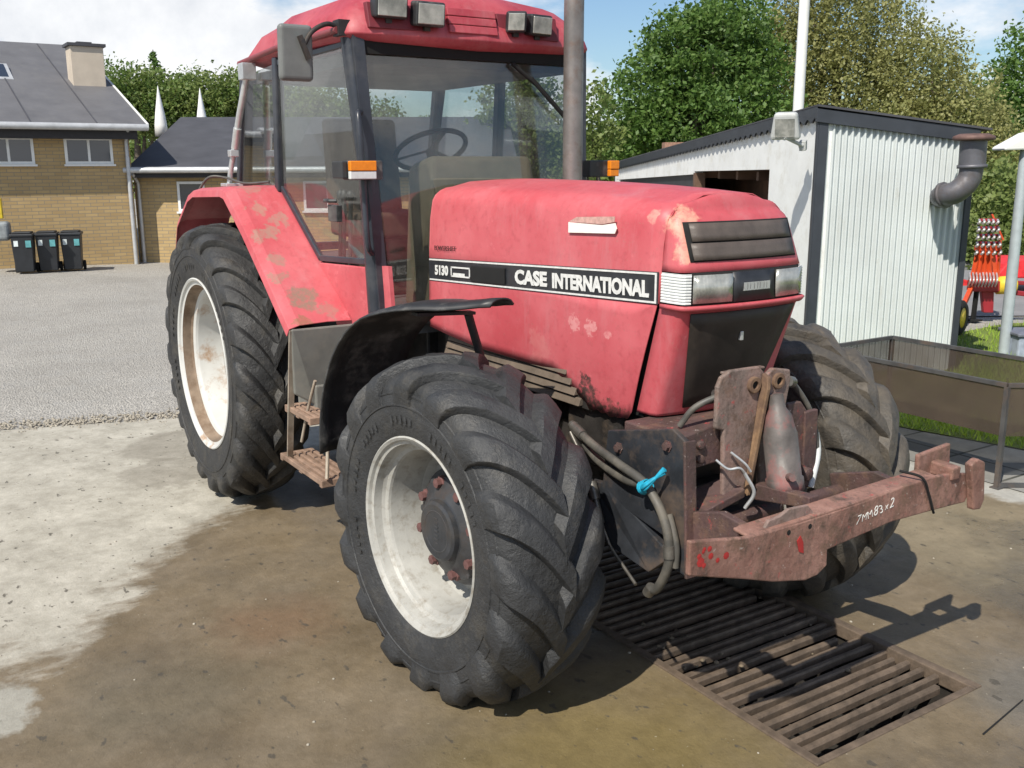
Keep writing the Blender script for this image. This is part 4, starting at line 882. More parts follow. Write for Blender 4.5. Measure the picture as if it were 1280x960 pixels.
rows = [[tuple(S(r, d, gz(r, d))) for r in rs] for d in dd]; gy.grid(rows, 0, True); keep = [i for i, f in enumerate(gy.f) if not (-2.01 < (sum((Vector(gy.v[j]) for j in f), Vector())/len(f)-CAM).dot(R_) < 4.01 and 1.9 < (sum((Vector(gy.v[j]) for j in f), Vector())/len(f)-CAM).dot(H_) < 7.1)]; gy.f = [gy.f[i] for i in keep]; gy.mi = [gy.mi[i] for i in keep]; gy.sm = [gy.sm[i] for i in keep]; gy.build('gravel_yard', M['gravel'], None, kind='structure')
# loose stones along the slab edge
# pavement tiles, lawn and road on the right
mt, nt, b = NM('paving'); p = posn(nt)
br = N(nt, 'ShaderNodeTexBrick', Scale=1.0); br.offset = 0; br.inputs['Mortar Size'].default_value = .012; br.inputs['Brick Width'].default_value = .5; br.inputs['Row Height'].default_value = .5
br.inputs['Color1'].default_value = c4((.20,.195,.18)); br.inputs['Color2'].default_value = c4((.27,.265,.25)); br.inputs['Mortar'].default_value = c4((.06,.06,.05)); nt.links.new(p, br.inputs['Vector'])
cc_ = mix(nt, ramp(nt, noise(nt, p, 4, 8, .7), .4, .65, 0, .55), br.outputs['Color'], (.13,.125,.11)); nt.links.new(cc_, b.inputs['Base Color']); b.inputs['Roughness'].default_value = .85; bump(nt, b, noise(nt, p, 40, 6), .3, .005)
M['paving'] = mt
sheet('pavement', [(-1.9,3.10),(16,3.10),(16,6.9),(1.45,3.80),(-1.9,3.2)], .006, M['paving'])
mt, nt, b = NM('grass'); p = posn(nt)
gg = mix(nt, ramp(nt, noise(nt, p, 9, 8, .75), .3, .7), (.12,.19,.025), (.24,.31,.06)); gg = mix(nt, ramp(nt, noise(nt, p, 1.2, 5, .6, 3), .45, .7, 0, .5), gg, (.19,.19,.06))
nt.links.new(gg, b.inputs['Base Color']); b.inputs['Roughness'].default_value = .8; bump(nt, b, noise(nt, p, 60, 8, .8), .9, .03); M['grass'] = mt
gp = [(1.45,3.80),(16,7.3),(20,14),tuple(S(30,14.2))[:2],tuple(S(6.2,12.1))[:2],tuple(S(4.6,10.9))[:2],(-.6,5.6),(-1.9,3.22)]
lawn = sheet('lawn', gp, .012, M['grass'])
M['roadmat'] = simple('asphalt', (.20,.20,.205), .9, var=.12, sc=2, bmp=.3)
rd = [tuple(S(4.0,12.6))[:2], tuple(S(40,14.8))[:2], tuple(S(44,26))[:2], tuple(S(2,22))[:2]]
sheet('road', rd, .004, M['roadmat'])
v_ = [tuple(S(2,22.2))[:2], tuple(S(60,26.2))[:2], tuple(S(80,70))[:2], tuple(S(-4,60))[:2]]; sheet('meadow', v_, .008, M['grass'])
# grass blades in a strip, thick enough to have an uneven edge
mt, nt, b = NM('blade'); oi = posn(nt)
nt.links.new(mix(nt, ramp(nt, noise(nt, oi, 14, 3), .3, .7), (.16,.29,.02), (.36,.48,.07)), b.inputs['Base Color']); b.inputs['Roughness'].default_value = .6; M['blade'] = mt
gb = MB(); rnd = random.Random(11)
def inpoly(x, y, P):
    c = False; n = len(P)
    for i in range(n):
        x1, y1 = P[i]; x2, y2 = P[i-1]
        if (y1 > y) != (y2 > y) and x < (x2-x1)*(y-y1)/(y2-y1)+x1: c = not c
    return c
cnt = 0
while cnt < 26000:
    if cnt < 17000: x, y = rnd.uniform(.4, 5.5), rnd.uniform(3.6, 7)
    else: x, y = rnd.uniform(-3.5, 6), rnd.uniform(4, 10)
    if not inpoly(x, y, gp): continue
    h = rnd.uniform(.03, .09)*(1.3 if rnd.random() < .1 else 1); a = rnd.uniform(0, PI); w = .006; dx, dy = math.cos(a)*w, math.sin(a)*w; l = rnd.uniform(-.03, .03)
    gb.add([(x-dx, y-dy, .012), (x+dx, y+dy, .012), (x+l, y+l*.5, .012+h)], [(0,1,2)]); cnt += 1
gb.build('grass', M['blade'], None, kind='stuff', label='short sunlit grass growing between the paving and the shed', cat='grass')
# ------------------------------------------------------------------ drain grate
M['bar'] = simple('grate_bar', (.125,.092,.066), .7, .1, var=.35, sc=16, dirt=(.07,.052,.038), damt=.8, bmp=.5, bsc=90)
GR = empty('drain_grate', ((PX0+PX1)/2, (PY0+PY1)/2, 0), 'rusty steel bar grate over the washing pit below the tractor nose', 'drain grate')
fm = MB(); fm.box((PX0,PY0-.022,-.05), (PX1+.02,PY0+.016,.008)); fm.box((PX0,PY1-.016,-.05), (PX1+.02,PY1+.030,.007)); fm.box((PX1-.01,PY0+.016,-.05), (PX1+.020,PY1-.016,.006)); fm.box((PX0-.02,PY0+.018,-.05), (PX0+.02,PY1-.018,.008))
fm.build('frame', M['bar'], GR, bevel=.004)
sp = MB()
for y in (.02, .29, .56): sp.box((PX0,y,-.17), (PX1,y+.02,-.11))
sp.build('support_rail', M['pit'], GR)
x = PX0+.05; rnd = random.Random(21); k = 0
while x < PX1-.04:
    jx = rnd.uniform(-.006,.006); sk_ = rnd.uniform(-.005,.005); z = rnd.uniform(-.012,-.002); bent = rnd.random() < .08
    y0 = PY0+.020; y1 = PY1-.020
    if x > 2.6 and rnd.random() < .25: y1 -= rnd.uniform(.02, .10)
    bb = MB(); n = 9; rows = []
    for i in range(n):
        t = i/(n-1); yy = lerp(y0, y1, t); zz = z-(.015*math.sin(PI*t) if bent else 0)+rnd.uniform(-.0015,.0015); ww = .0125+rnd.uniform(-.0015,.0015); xx = x+jx+sk_*t
        rows.append([(xx-ww,yy,zz-.032), (xx-ww,yy,zz-.008), (xx-ww+.005,yy,zz), (xx+ww-.005,yy,zz), (xx+ww,yy,zz-.008), (xx+ww,yy,zz-.032), (xx-ww,yy,zz-.032)])
    bb.grid(rows, 0, False); bb.add(rows[0][:6], [tuple(range(6))[::-1]]); bb.add(rows[-1][:6], [tuple(range(6))]); bb.build('bar', M['bar'], GR)
    x += .060+rnd.uniform(-.003,.003); k += 1
a_, b2_ = Vector((4.07,.46,.004)), Vector((4.02,.80,.004)); jn = MB(); jn.add([a_, a_+Vector((.007,0,0)), b2_+Vector((.005,0,0)), b2_], [(0,1,2,3)]); jn.build('slab_joint', M['seam'], None, kind='structure')
# mud, straw and stones caught in the grate
M['mud'] = simple('mud_clod', (.16,.125,.085), .9, var=.5, sc=20, bmp=.5, bsc=60)
M['stone'] = simple('pebble', (.30,.27,.22), .8, var=.4, sc=40)
mu = MB(); rnd = random.Random(5)
def rock(mb, c, r, rnd, mi=0):
    vs = []; n1, n2 = 5, 7
    for i in range(n1+1):
        th = PI*i/n1
        for j in range(n2): ph = 2*PI*j/n2; q_ = r*rnd.uniform(.75, 1.15); vs.append((c[0]+q_*math.sin(th)*math.cos(ph), c[1]+q_*math.sin(th)*math.sin(ph), c[2]+q_*.7*math.cos(th)))
    fs = [(i*n2+j, i*n2+(j+1) % n2, (i+1)*n2+(j+1) % n2, (i+1)*n2+j) for i in range(n1) for j in range(n2)]; mb.add(vs, fs[::1], mi, True)
for i in range(34): rock(mu, (rnd.uniform(2.2, PX1-.05), rnd.uniform(PY0+.04, PY1-.04), -.045+rnd.uniform(-.02,.03)), rnd.uniform(.005,.012), rnd)
for i in range(12): rock(mu, (rnd.uniform(2.75, 3.35), rnd.uniform(-.12, .12), -.005), rnd.uniform(.006,.014), rnd)
mu.build('mud', M['mud'], None, kind='stuff', label='dry mud and small stones caught between the grate bars', cat='mud')
dr = MB()
for i in range(260):
    x, y = rnd.uniform(-2, 4.6), rnd.uniform(-3, 3)
    if PX0 < x < PX1 and PY0 < y < PY1: continue
    rock(dr, (x, y, .001), rnd.uniform(.002,.008), rnd)
for i in range(2600):
    y = rnd.uniform(-4.5, 1.0); x = -2.04-.295*max(0,(-y-.74))+rnd.gauss(-.12, .10)
    rock(dr, (x, y, .0), rnd.uniform(.005,.014), rnd)
dr.build('loose_gravel', M['stone'], None, kind='stuff', label='small loose stones scattered over the slab and along its edge', cat='gravel')
# ------------------------------------------------------------------ brick house
def brickmat(name, c1, c2, mortar, ax, ay):
    mt, nt, b = NM(name); p = posn(nt); d1 = N(nt, 'ShaderNodeVectorMath', _operation='DOT_PRODUCT'); nt.links.new(p, d1.inputs[0]); d1.inputs[1].default_value = ax
    sz = N(nt, 'ShaderNodeSeparateXYZ'); nt.links.new(p, sz.inputs[0]); cb_ = N(nt, 'ShaderNodeCombineXYZ'); nt.links.new(d1.outputs['Value'], cb_.inputs[0]); nt.links.new(sz.outputs[2], cb_.inputs[1])
    br = N(nt, 'ShaderNodeTexBrick', Scale=1.0); nt.links.new(cb_.outputs[0], br.inputs['Vector'])
    for k, v in (('Mortar Size', .007), ('Mortar Smooth', .2), ('Brick Width', .235), ('Row Height', .066), ('Bias', -.1)): br.inputs[k].default_value = v
    br.inputs['Color1'].default_value = c4(c1); br.inputs['Color2'].default_value = c4(c2); br.inputs['Mortar'].default_value = c4(mortar)
    c = mix(nt, ramp(nt, noise(nt, p, 1.3, 6, .65), .4, .7, 0, .35), br.outputs['Color'], tuple(x*.62 for x in c1)); nt.links.new(c, b.inputs['Base Color']); b.inputs['Roughness'].default_value = .9
    bump(nt, b, br.outputs['Fac'], -.5, .008); return mt
A35 = math.radians(33); U = (-R_*math.cos(A35)-H_*math.sin(A35)); BK = (-R_*math.sin(A35)+H_*math.cos(A35))   # along the wall to the left, and away behind it
K0 = S(-7.55, 19.9)      # right-hand corner of the main house wall
UP = Vector((0,0,1))
M['brick'] = brickmat('yellow_brick', (.46,.325,.155), (.37,.255,.12), (.24,.205,.15), tuple(U), None)
M['brick2'] = brickmat('yellow_brick_wing', (.47,.335,.16), (.38,.265,.125), (.24,.205,.15), tuple(R_), None)
M['slate'] = simple('slate_roof', (.115,.113,.118), .62, var=.15, sc=1.5, dirt=(.13,.13,.135), damt=.5)
M['felt'] = simple('dark_roof_felt', (.055,.056,.065), .75, var=.2, sc=2)
M['framew'] = simple('window_frame_white', (.72,.72,.70), .5, var=.05)
M['zinc'] = simple('zinc_gutter', (.48,.49,.50), .45, .3, var=.15, sc=6)
M['fascia'] = simple('black_fascia', (.018,.016,.018), .6)
mt, nt, b = NM('window_pane'); b.inputs['Base Color'].default_value = (.030,.035,.045,1); b.inputs['Roughness'].default_value = .06; b.inputs['Specular IOR Level'].default_value = .9; M['pane'] = mt
M['render'] = simple('chimney_render', (.50,.43,.35), .85, var=.08, sc=3)
HZ = 2.78; LEN = 9.0; DEP = 6.0; RIS = 1.96
def u_at(px, o, d):
    lo, hi = -3., 12.
    for _ in range(50):
        m_ = (lo+hi)/2; q_ = o+d*m_+UP*2-CAM; x_ = 640+FPX*q_.dot(rr_)/q_.dot(fw)
        if (x_ > px): lo = m_
        else: hi = m_
    return lo
house = empty('brick_house', K0+U*3, 'yellow brick house with grey slate roof and rendered chimney, at the left', 'house')
w = MB(); w.obox(K0+UP*-.3, U*LEN, BK*9, UP*(HZ+.25)); w.prism([K0+UP*(HZ-.06), K0+BK*9+UP*(HZ-.06), K0+BK*5.8+UP*(HZ+RIS-.2)], U*.2); w.build('wall', M['brick'], house, fix=True)
ro = MB(); e = K0-U*.28-BK*.38
ro.obox(e+UP*(HZ-.10), U*(LEN+.5), BK*(DEP+.38)+UP*(RIS+.12), UP*.07); ro.obox(e+BK*(DEP+.38)+UP*(HZ-.10+RIS+.12), U*(LEN+.5), BK*4-UP*1.5, UP*.07)
for k in range(7):   # lead-coloured joints between the roof bands
    ro.obox(e+U*(.9+k*1.15)+UP*(HZ-.028)-BK*.0, U*.025, BK*(DEP+.3)+UP*(RIS+.10), UP*.008, 1)
roof = ro.build('roof', [M['slate'], M['felt']], house)
vg = MB(); vg.obox(e+UP*(HZ-.115)-U*.03, U*.04, BK*(DEP+.38)+UP*(RIS+.12), UP*.10); vg.build('verge', M['framew'], roof)
fs_ = MB(); fs_.obox(K0-U*.1-BK*.30+UP*(HZ-.31), U*(LEN+.2), BK*.32, UP*.16); fs_.build('eave_board', M['fascia'], house)
gt = MB(); gt.tube([e-BK*.05+UP*(HZ-.09), e-BK*.05+U*(LEN+.4)+UP*(HZ-.09)], .065, 12); gt.build('gutter', M['zinc'], house)
def downpipe(p0, p1, parent, elbow):
    d = MB(); d.curve([p0+elbow, p0+elbow*.2-UP*.15, p0-UP*.25, p0-UP*.6], .035, 8); d.tube([p0-UP*.5, p1], .04, 10); return d.build('downpipe', M['zinc'], parent)
pd = K0+U*u_at(159, K0, U)-BK*.06; downpipe(pd+UP*(HZ-.15), pd+UP*-.05, house, -BK*.25+UP*.02)
def window(parent, o, u, n, w, h, fr=.05, mull=True):
    """o lower left seen from the yard, u to the right, n out of the wall"""
    f = MB(); q_ = o-n*.02
    f.obox(q_, u*w, n*.05, UP*fr); f.obox(q_+UP*(h-fr), u*w, n*.05, UP*fr); f.obox(q_+UP*fr, u*fr, n*.05, UP*(h-2*fr)); f.obox(q_+u*(w-fr)+UP*fr, u*fr, n*.05, UP*(h-2*fr))
    if mull: f.obox(q_+u*(w/2-fr*.45)+UP*fr, u*fr*.9, n*.046, UP*(h-2*fr))
    f.obox(q_-u*.03-UP*.04, u*(w+.06), n*.09, UP*.038)
    fo = f.build('window', M['framew'], parent); p_ = MB(); p_.obox(o+n*.006+u*.02+UP*.02, u*(w-.04), n*.004, UP*(h-.04)); p_.build('pane', M['pane'], fo)
ua, ub, uc = u_at(82, K0, U), u_at(142, K0, U), u_at(44, K0, U)
window(house, K0+U*ua+UP*(HZ-.78), -U, -BK, ua-ub, .50); window(house, K0+U*(uc+ua-ub)+UP*(HZ-.78), -U, -BK, ua-ub, .50)
# chimney on the roof slope
def onroof(u, t, dz=0): return K0+U*u+BK*t+UP*(HZ+RIS*t/DEP+dz)
cm = MB(); cb0 = onroof(-.13, 2.3, -.2); cm.obox(cb0, U*.66, BK*.55, UP*1.10); co_ = cm.build('chimney', M['render'], roof, bevel=.01)
cc2 = MB(); cc2.obox(cb0+UP*1.10-U*.05-BK*.05, U*.76, BK*.65, UP*.06); cc2.obox(cb0+UP*1.16+U*.18+BK*.2, U*.3, BK*.3, UP*.05); cc2.build('chimney_cap', M['felt'], co_)
fl_ = MB(); fl_.obox(onroof(-.17, 2.18, .02), U*.76, BK*.14+UP*.05, UP*.05); fl_.build('flashing', M['zinc'], co_)
us = u_at(15, onroof(0, 2.9)-UP*2, U); sk_ = MB(); sk_.obox(onroof(us, 2.6, .0), U*.8, BK*.9+UP*.38, UP*.10); so = sk_.build('roof_window', M['zinc'], roof); sp_ = MB(); sp_.obox(onroof(us+.07, 2.68, .095), U*.66, BK*.75+UP*.33, UP*.012); sp_.build('pane', M['pane'], so)
# lower wing
W0 = S(-7.66, 20.25); A8 = math.radians(3); V = (R_*math.cos(A8)+H_*math.sin(A8)); VB = (-R_*math.sin(A8)+H_*math.cos(A8)); WZ = 1.93
wing = empty('brick_wing', W0+V*2, 'low yellow brick wing with dark roof, between the brick house and the tractor cab', 'building')
w = MB(); w.obox(W0+UP*-.3, V*7.5, VB*7.5, UP*(WZ+.2)); w.build('wall', M['brick2'], wing)
ro = MB(); ro.obox(W0-VB*.35-V*.0+UP*(WZ-.06), V*7.8, VB*4.2+UP*1.16, UP*.06); ro.obox(W0+VB*3.85+UP*(WZ-.06+1.16), V*7.8, VB*4-UP*1.2, UP*.06); r2 = ro.build('roof', M['felt'], wing)
gt = MB(); gt.tube([W0-VB*.40-V*.05+UP*(WZ-.05), W0-VB*.40+V*7.8+UP*(WZ-.05)], .06, 12); gt.build('gutter', M['zinc'], wing)
fs_ = MB(); fs_.obox(W0-VB*.3+UP*(WZ-.20), V*7.6, VB*.28, UP*.10); fs_.build('eave_board', M['fascia'], wing)
pd = W0+V*.10-VB*.06; downpipe(pd+UP*(WZ-.12), pd+UP*-.05, wing, -VB*.3)
window(wing, W0+V*.86+UP*1.05, V, -VB, .55, .60, .05, False); window(wing, W0+V*3.4+UP*1.05, V, -VB, 1.0, .60)
# pointed white banners behind the wing roof
M['banner'] = simple('banner_white', (.80,.80,.80), .7, var=.04)
for i, (px, py, dz) in enumerate(((201, 152, 0), (253, 155, .0))):
    q0 = at(px, py+4, 26.5); bo = empty('pointed_banner', (q0.x, q0.y, 0), ['white pointed banner behind the low dark roof, nearer the chimney', 'white pointed banner behind the low dark roof, nearer the tractor cab'][i], 'banner', 'pointed white banners behind the roof')
    f = MB(); h = 1.0; f.lathe(Vector((q0.x, q0.y, q0.z-.3)), (0,0,1), [(0,.02),(.0,.17),(.3,.16),(.6,.12),(.95,.06),(1.25,.012),(1.3,0)], 10); f.build('sail', M['banner'], bo)
    f = MB(); f.tube([(q0.x, q0.y, 0), (q0.x, q0.y, q0.z-.2)], .03, 8); f.build('pole', M['zinc'], bo)
# wheelie bins: one with parts, then copies
M['binp'] = simple('bin_plastic', (.020,.022,.026), .5, var=.3, sc=5); M['binlabel'] = simple('bin_label_white', (.60,.66,.66), .6); M['binlabel2'] = simple('bin_label_teal', (.10,.32,.34), .6)
BU = -U*.5+V*.5; BU.normalize(); BN = BU.cross(UP)*1.0     # along the row; out toward the yard
if BN.dot(H_) > 0: BN = -BN
def make_bin(p):
    o = empty('wheelie_bin', p, parent=None); 
    b_ = MB(); W, D, Hh = .35, .44, .67
    lo = [p-BU*W*.42-BN*D*.3, p+BU*W*.42-BN*D*.3, p+BU*W*.42+BN*D*.38, p-BU*W*.42+BN*D*.38]; hi = [p-BU*W*.5-BN*D*.42+UP*Hh, p+BU*W*.5-BN*D*.42+UP*Hh, p+BU*W*.5+BN*D*.5+UP*Hh, p-BU*W*.5+BN*D*.5+UP*Hh]
    b_.add([v+UP*.04 for v in lo]+hi, [(3,2,1,0),(4,5,6,7),(0,1,5,4),(1,2,6,5),(2,3,7,6),(3,0,4,7)]); b_.build('body', M['binp'], o, bevel=.012, fix=True)
    l = MB(); l.obox(p-BU*W*.55-BN*D*.5+UP*Hh, BU*W*1.1, BN*D*1.04, UP*.05); l.obox(p-BU*W*.45-BN*D*.40+UP*(Hh+.05), BU*W*.9, BN*D*.8, UP*.03); l.build('lid', M['binp'], o, bevel=.015)
    for s in (-1, 1):
        wl = MB(); wl.lathe(p+BU*s*W*.44-BN*D*.36+UP*.09, BU*s, [(0,.0),(0,.09),(.04,.09),(.045,.05),(.045,0)], 16); wl.build('wheel', M['seam'], o)
    lb_ = MB(); lb_.obox(p-BU*.13+BN*(D*.49)+UP*.50, BU*.07, BN*.004-UP*.0, UP*.10); lb_.build('label', M['binlabel'], o)
    lb_ = MB(); lb_.obox(p+BU*.06+BN*(D*.49)+UP*.48, BU*.09, BN*.004, UP*.12); lb_.build('label', M['binlabel2'], o)
    return o
def gnd(px, depth): q_ = at(px, 345, depth); r = (q_-CAM).dot(R_); return S(r, depth, gz(r, depth))
b0 = make_bin(gnd(34, 17.8)); bins = [b0]
for (px, d) in ((64, 18.1), (94, 18.4)):
    c = copy_tree(b0); c.location = gnd(px, d); bins.append(c)
for o, l in zip(bins, ('black wheelie bin farthest left in the row against the brick wall', 'middle black wheelie bin of the row against the brick wall', 'black wheelie bin at the end of the row nearest the downpipe')):
    tag(o, l, 'wheelie bin', 'black wheelie bins against the brick wall')
# grey box and yellow dispenser on the wall at the left edge
q0 = at(-4, 300, 17.9); wb = MB(); wb.obox(q0-BU*.35+BN*.0, BU*.62, BN*.35, UP*.34); wb.build('wall_box', simple('box_grey', (.22,.24,.25), .5), None, bevel=.07, seg=4, label='grey rounded box hung on the brick wall left of the bins', cat='box')
q0 = at(1, 273, 17.9); wb = MB(); wb.obox(q0-BU*.22, BU*.27, BN*.12, UP*.36); wb.obox(q0-BU*.2+BN*.12+UP*.08, BU*.2, BN*.02, UP*.2); wb.build('wall_cabinet', simple('cabinet_yellow', (.55,.40,.02), .5), None, bevel=.01, label='yellow cabinet on the brick wall above the grey box', cat='cabinet')
# ------------------------------------------------------------------ corrugated shed on the right
SC = S(2.83, 9.25); RX = R_.copy(); LB = (S(2.08, 20)-SC); LB.z = 0; LL = LB.length; LB.normalize()
SW = 1.385; SZ0 = 2.44; SZ1 = 2.27
mt, nt, b = NM('corrugated_white'); p = posn(nt)
c = mix(nt, ramp(nt, noise(nt, p, 1.5, 6, .6), .35, .7), (.58,.62,.625), (.50,.53,.53)); c = mix(nt, ramp(nt, noise(nt, p, 8, 8, .7, 3, (1,1,.2)), .6, .75, 0, .4), c, (.36,.34,.28)); nt.links.new(c, b.inputs['Base Color']); b.inputs['Roughness'].default_value = .45; M['corr'] = mt
M['renderw'] = simple('white_render', (.70,.71,.70), .8, var=.06, sc=3, dirt=(.5,.48,.42), damt=.4)
M['antra'] = simple('anthracite_trim', (.035,.040,.050), .45, var=.2, sc=4)
shed = empty('corrugated_shed', SC+RX*.7, 'white shed with corrugated gable wall and anthracite trim, right of the tractor', 'shed')
cw = MB(); rows = [[], []]; n = 24*8
for i in range(n+1):
    t = i/n; off = math.sin(2*PI*24*t); off = max(-.85, min(.85, off))*.021
    a = SC+RX*(SW*t)-H_*off; z1 = lerp(SZ0, SZ1, t)-.02
    rows[0].append(a+UP*.0); rows[1].append(a+UP*z1)
cw.grid(rows, 0, False, flip=True); cwall = cw.build('corrugated_wall', M['corr'], shed)
lw = MB(); 
def lwz(t): return lerp(2.40, 1.90, t)
def lwp(t, z): return SC+LB*(LL*t)+UP*z
# left wall with a door opening between t0 and t1 and a dark panel beyond it
def solve_t(px):
    lo, hi = 0., 1.
    for _ in range(40):
        mid_ = (lo+hi)/2; q_ = lwp(mid_, 1.9)-CAM; x_ = 640+FPX*q_.dot(rr_)/q_.dot(fw)
        if x_ > px: lo = mid_
        else: hi = mid_
    return lo
t0, t1, t2 = solve_t(962), solve_t(868), solve_t(774)
def wallq(ta, tb, za, zb_): lw.prism([lwp(ta, za[0]), lwp(tb, za[1]), lwp(tb, zb_[1]), lwp(ta, zb_[0])], RX*.12)
ot = 1.91; op = 1.83
wallq(0, t0, (0,0), (lwz(0), lwz(t0))); wallq(t0, t1, (ot, 1.87), (lwz(t0), lwz(t1))); wallq(t1, 1, (op, 1.66), (lwz(t1), lwz(1)))
wallq(t2, 1, (0,0), (1.69, 1.66)); lw.build('side_wall', M['renderw'], shed)
dp = MB(); dp.prism([lwp(t1, 0)+RX*.04, lwp(t2, 0)+RX*.04, lwp(t2, 1.70)+RX*.04, lwp(t1, op)+RX*.04], RX*.05); dp.build('dark_panel', M['antra'], shed)
dp = MB(); dp.obox(lwp(t1, 0)+RX*.0-LB*.05, LB*.10, RX*.14, UP*1.85); dp.build('door_post', simple('post_brown', (.12,.07,.045), .7), shed)
it = MB(); it.obox(lwp(t0, 0)+RX*.9, LB*(LL*(t1-t0)+2), RX*.1, UP*1.9); it.obox(SC+RX*.15+LB*.2+UP*1.9, LB*(LL-.4), RX*1.2, UP*.02)
for k in range(8): it.obox(lwp(t0, 1.78)+LB*(k*.8)+RX*.14, LB*.08, RX*.8, UP*.10)
it.build('interior', simple('shed_inside_brown', (.10,.055,.035), .8, var=.4, sc=3), shed)
bw = MB(); bw.obox(SC+RX*(SW-.06)+H_*.03, LB*LL, RX*.06, UP*2.2); bw.obox(lwp(1, 0), RX*1.4, LB*.1, UP*1.85); bw.build('back_wall', M['antra'], shed)
tr = MB(); tr.obox(SC-RX*.015-H_*.03, RX*.085, H_*.06, UP*(SZ0-.02)); tr.obox(SC-RX*.03-H_*.03, RX*.016, LB*.05, UP*(SZ0-.02)); tr.obox(SC+RX*(SW-.0)-H_*.03, RX*.055, H_*.06, UP*(SZ1-.02)) if False else None; tr.build('corner_trim', M['antra'], shed, bevel=.004); tr = MB(); tr.obox(SC+RX*SW-H_*.03, RX*.055, H_*.06, UP*(SZ1-.02)); tr.build('corner_trim', M['antra'], shed, bevel=.004)
tp = MB(); tp.prism([SC-RX*.05-H_*.05+UP*(SZ0-.10), SC+RX*(SW+.07)-H_*.05+UP*(SZ1-.12), SC+RX*(SW+.07)-H_*.05+UP*(SZ1+.0), SC-RX*.05-H_*.05+UP*(SZ0+.02)], H_*.05); tp.build('verge_trim', M['antra'], shed, bevel=.004)
ev = MB(); n = 58*6; top = []; bot_ = []
for i in range(n+1):
    t = i/n*1.02-.004; z = lwz(t)+.04; top.append(lwp(t, z+.04)-RX*.05); bot_.append(lwp(t, z-.085+.022*math.sin(2*PI*58*i/n))-RX*.05)
ev.grid([bot_, top], 0, False); ev.grid([[p_+RX*.02 for p_ in bot_], [p_+RX*.02 for p_ in top]], 0, False, flip=True); ev.build('eave_trim', M['antra'], shed, solid=.0)
rs_ = MB(); a, b2, c, d = lwp(-.006, lwz(0)+.075)-RX*.05, lwp(1.01, lwz(1)+.075)-RX*.05, lwp(1.01, lwz(1)-.1)+RX*1.55, lwp(-.006, SZ1-.01)+RX*1.55
rs_.prism([a, b2, c, d], UP*.02); rs_.build('roof', M['felt'], shed)
# small brick chimney and roof light on the shed roof
q0 = at(843, 189, 18.5); bc = MB(); bc.obox(q0-R_*.18, R_*.36, H_*.35, UP*.16); bc.build('roof_stack', simple('stack_brick', (.30,.17,.12), .9, var=.3, sc=20), shed)
# flue pipe
M['flue'] = simple('flue_grey', (.115,.115,.13), .5, .3, var=.25, sc=5, dirt=(.08,.06,.05), damt=.5)
fu = empty('flue_pipe', S(3.96, 8.95, 0), 'dark grey bent flue pipe with rusty cap coming out of the corrugated wall', 'flue pipe')
f = MB(); P0 = at(1176, 246, 9.24); P1 = at(1180, 244, 8.95); P2 = at(1195, 240, 8.85); P3 = at(1210, 226, 8.85); P4 = at(1215, 208, 8.85); P5 = at(1217, 176, 8.85)
f.curve([P0, P1, P2, P3, P4], .100, 20); f.tube([P4, P5], .112, 20); f.build('pipe', M['flue'], fu)
f = MB()
for q_, r_, ax in ((P4, .125, P5-P4), (P1, .118, P2-P1)): f = MB(); f.lathe(q_, ax, [(-.015,.10),(-.015,r_),(.015,r_),(.015,.10)], 20); f.build('joint_ring', M['flue'], fu)
f = MB(); f.lathe(P5, UP, [(0,.11),(.0,.15),(.01,.18),(.04,.17),(.06,.12),(.065,0)], 24); f.build('rain_cap', simple('cap_rust', (.12,.07,.06), .7, .2, var=.4, sc=10), fu)
# flood light on the shed corner
q0 = at(981, 160, 9.05)
fo = empty('flood_light', (q0.x, q0.y, q0.z-.1), 'light grey flood light fixed near the top corner of the shed', 'flood light')
d_ = (CAM+Vector((0,-3,-2))-q0).normalized(); sx_ = d_.cross(UP).normalized(); su = sx_.cross(d_)
f = MB(); f.prism([q0-sx_*.10+su*.13, q0+sx_*.10+su*.13, q0+sx_*.135-su*.11, q0-sx_*.135-su*.11], -d_*.10); fh = f.build('housing', M['mirrorback2'], fo, bevel=.03, seg=3)
f = MB(); f.obox(q0-sx_*.085-su*.08+d_*.002, sx_*.17, su*.16, d_*.008); f.build('lens', M['headlens'], fh)
f = MB(); q1 = at(1003, 182, 9.12); f.obox(q1-sx_*.03-su*.05, sx_*.06, su*.09, -d_*.08); f.tube([q0-su*.08, q1], .018, 8); f.tube([q1, q1+H_*.2-RX*.0+RX*.05], .03, 10); f.build('bracket', M['mirrorback2'], fo, bevel=.006)
# flag pole behind the shed edge
q0 = at(997, 150, 16.0); dq = UP*2.2; q2 = q0+dq; fpo = empty('flag_pole', (q0.x, q0.y, 0), 'tall white pole rising behind the shed roof corner', 'pole')
f = MB(); gz0 = q0-dq*(q0.z/dq.z); f.tube([gz0, q2+dq*1.6], [.088,.074], 14); f.build('shaft', M['framew'], fpo); f = MB(); f.lathe(Vector((gz0.x, gz0.y, 0)), UP, [(0,.12),(.05,.12),(.07,.06),(.2,.055)], 16); f.build('foot_collar', M['zinc'], fpo)
# street lamp
q0 = at(1254, 447, 10.0); q2 = at(1280, 200, 10.0); dq = q2-q0; lo_ = empty('lamp_post', (q0.x, q0.y, 0), 'pale galvanised lamp post with a white head at the right edge', 'lamp post')
f = MB(); f.tube([q0-dq*(q0.z/dq.z), q0+dq*.4, q2+dq*.12], [.055,.055,.045], 14); f.build('post', simple('post_pale', (.42,.47,.50), .5, .2, var=.1), lo_)
f = MB(); q3 = at(1256, 188, 9.9); f.prism([q3, q3+R_*.75+UP*.02, q3+R_*.75+UP*.28, q3+R_*.25+UP*.17, q3+UP*.03], H_*.28); f.build('lamp_head', M['framew'], lo_, bevel=.02)
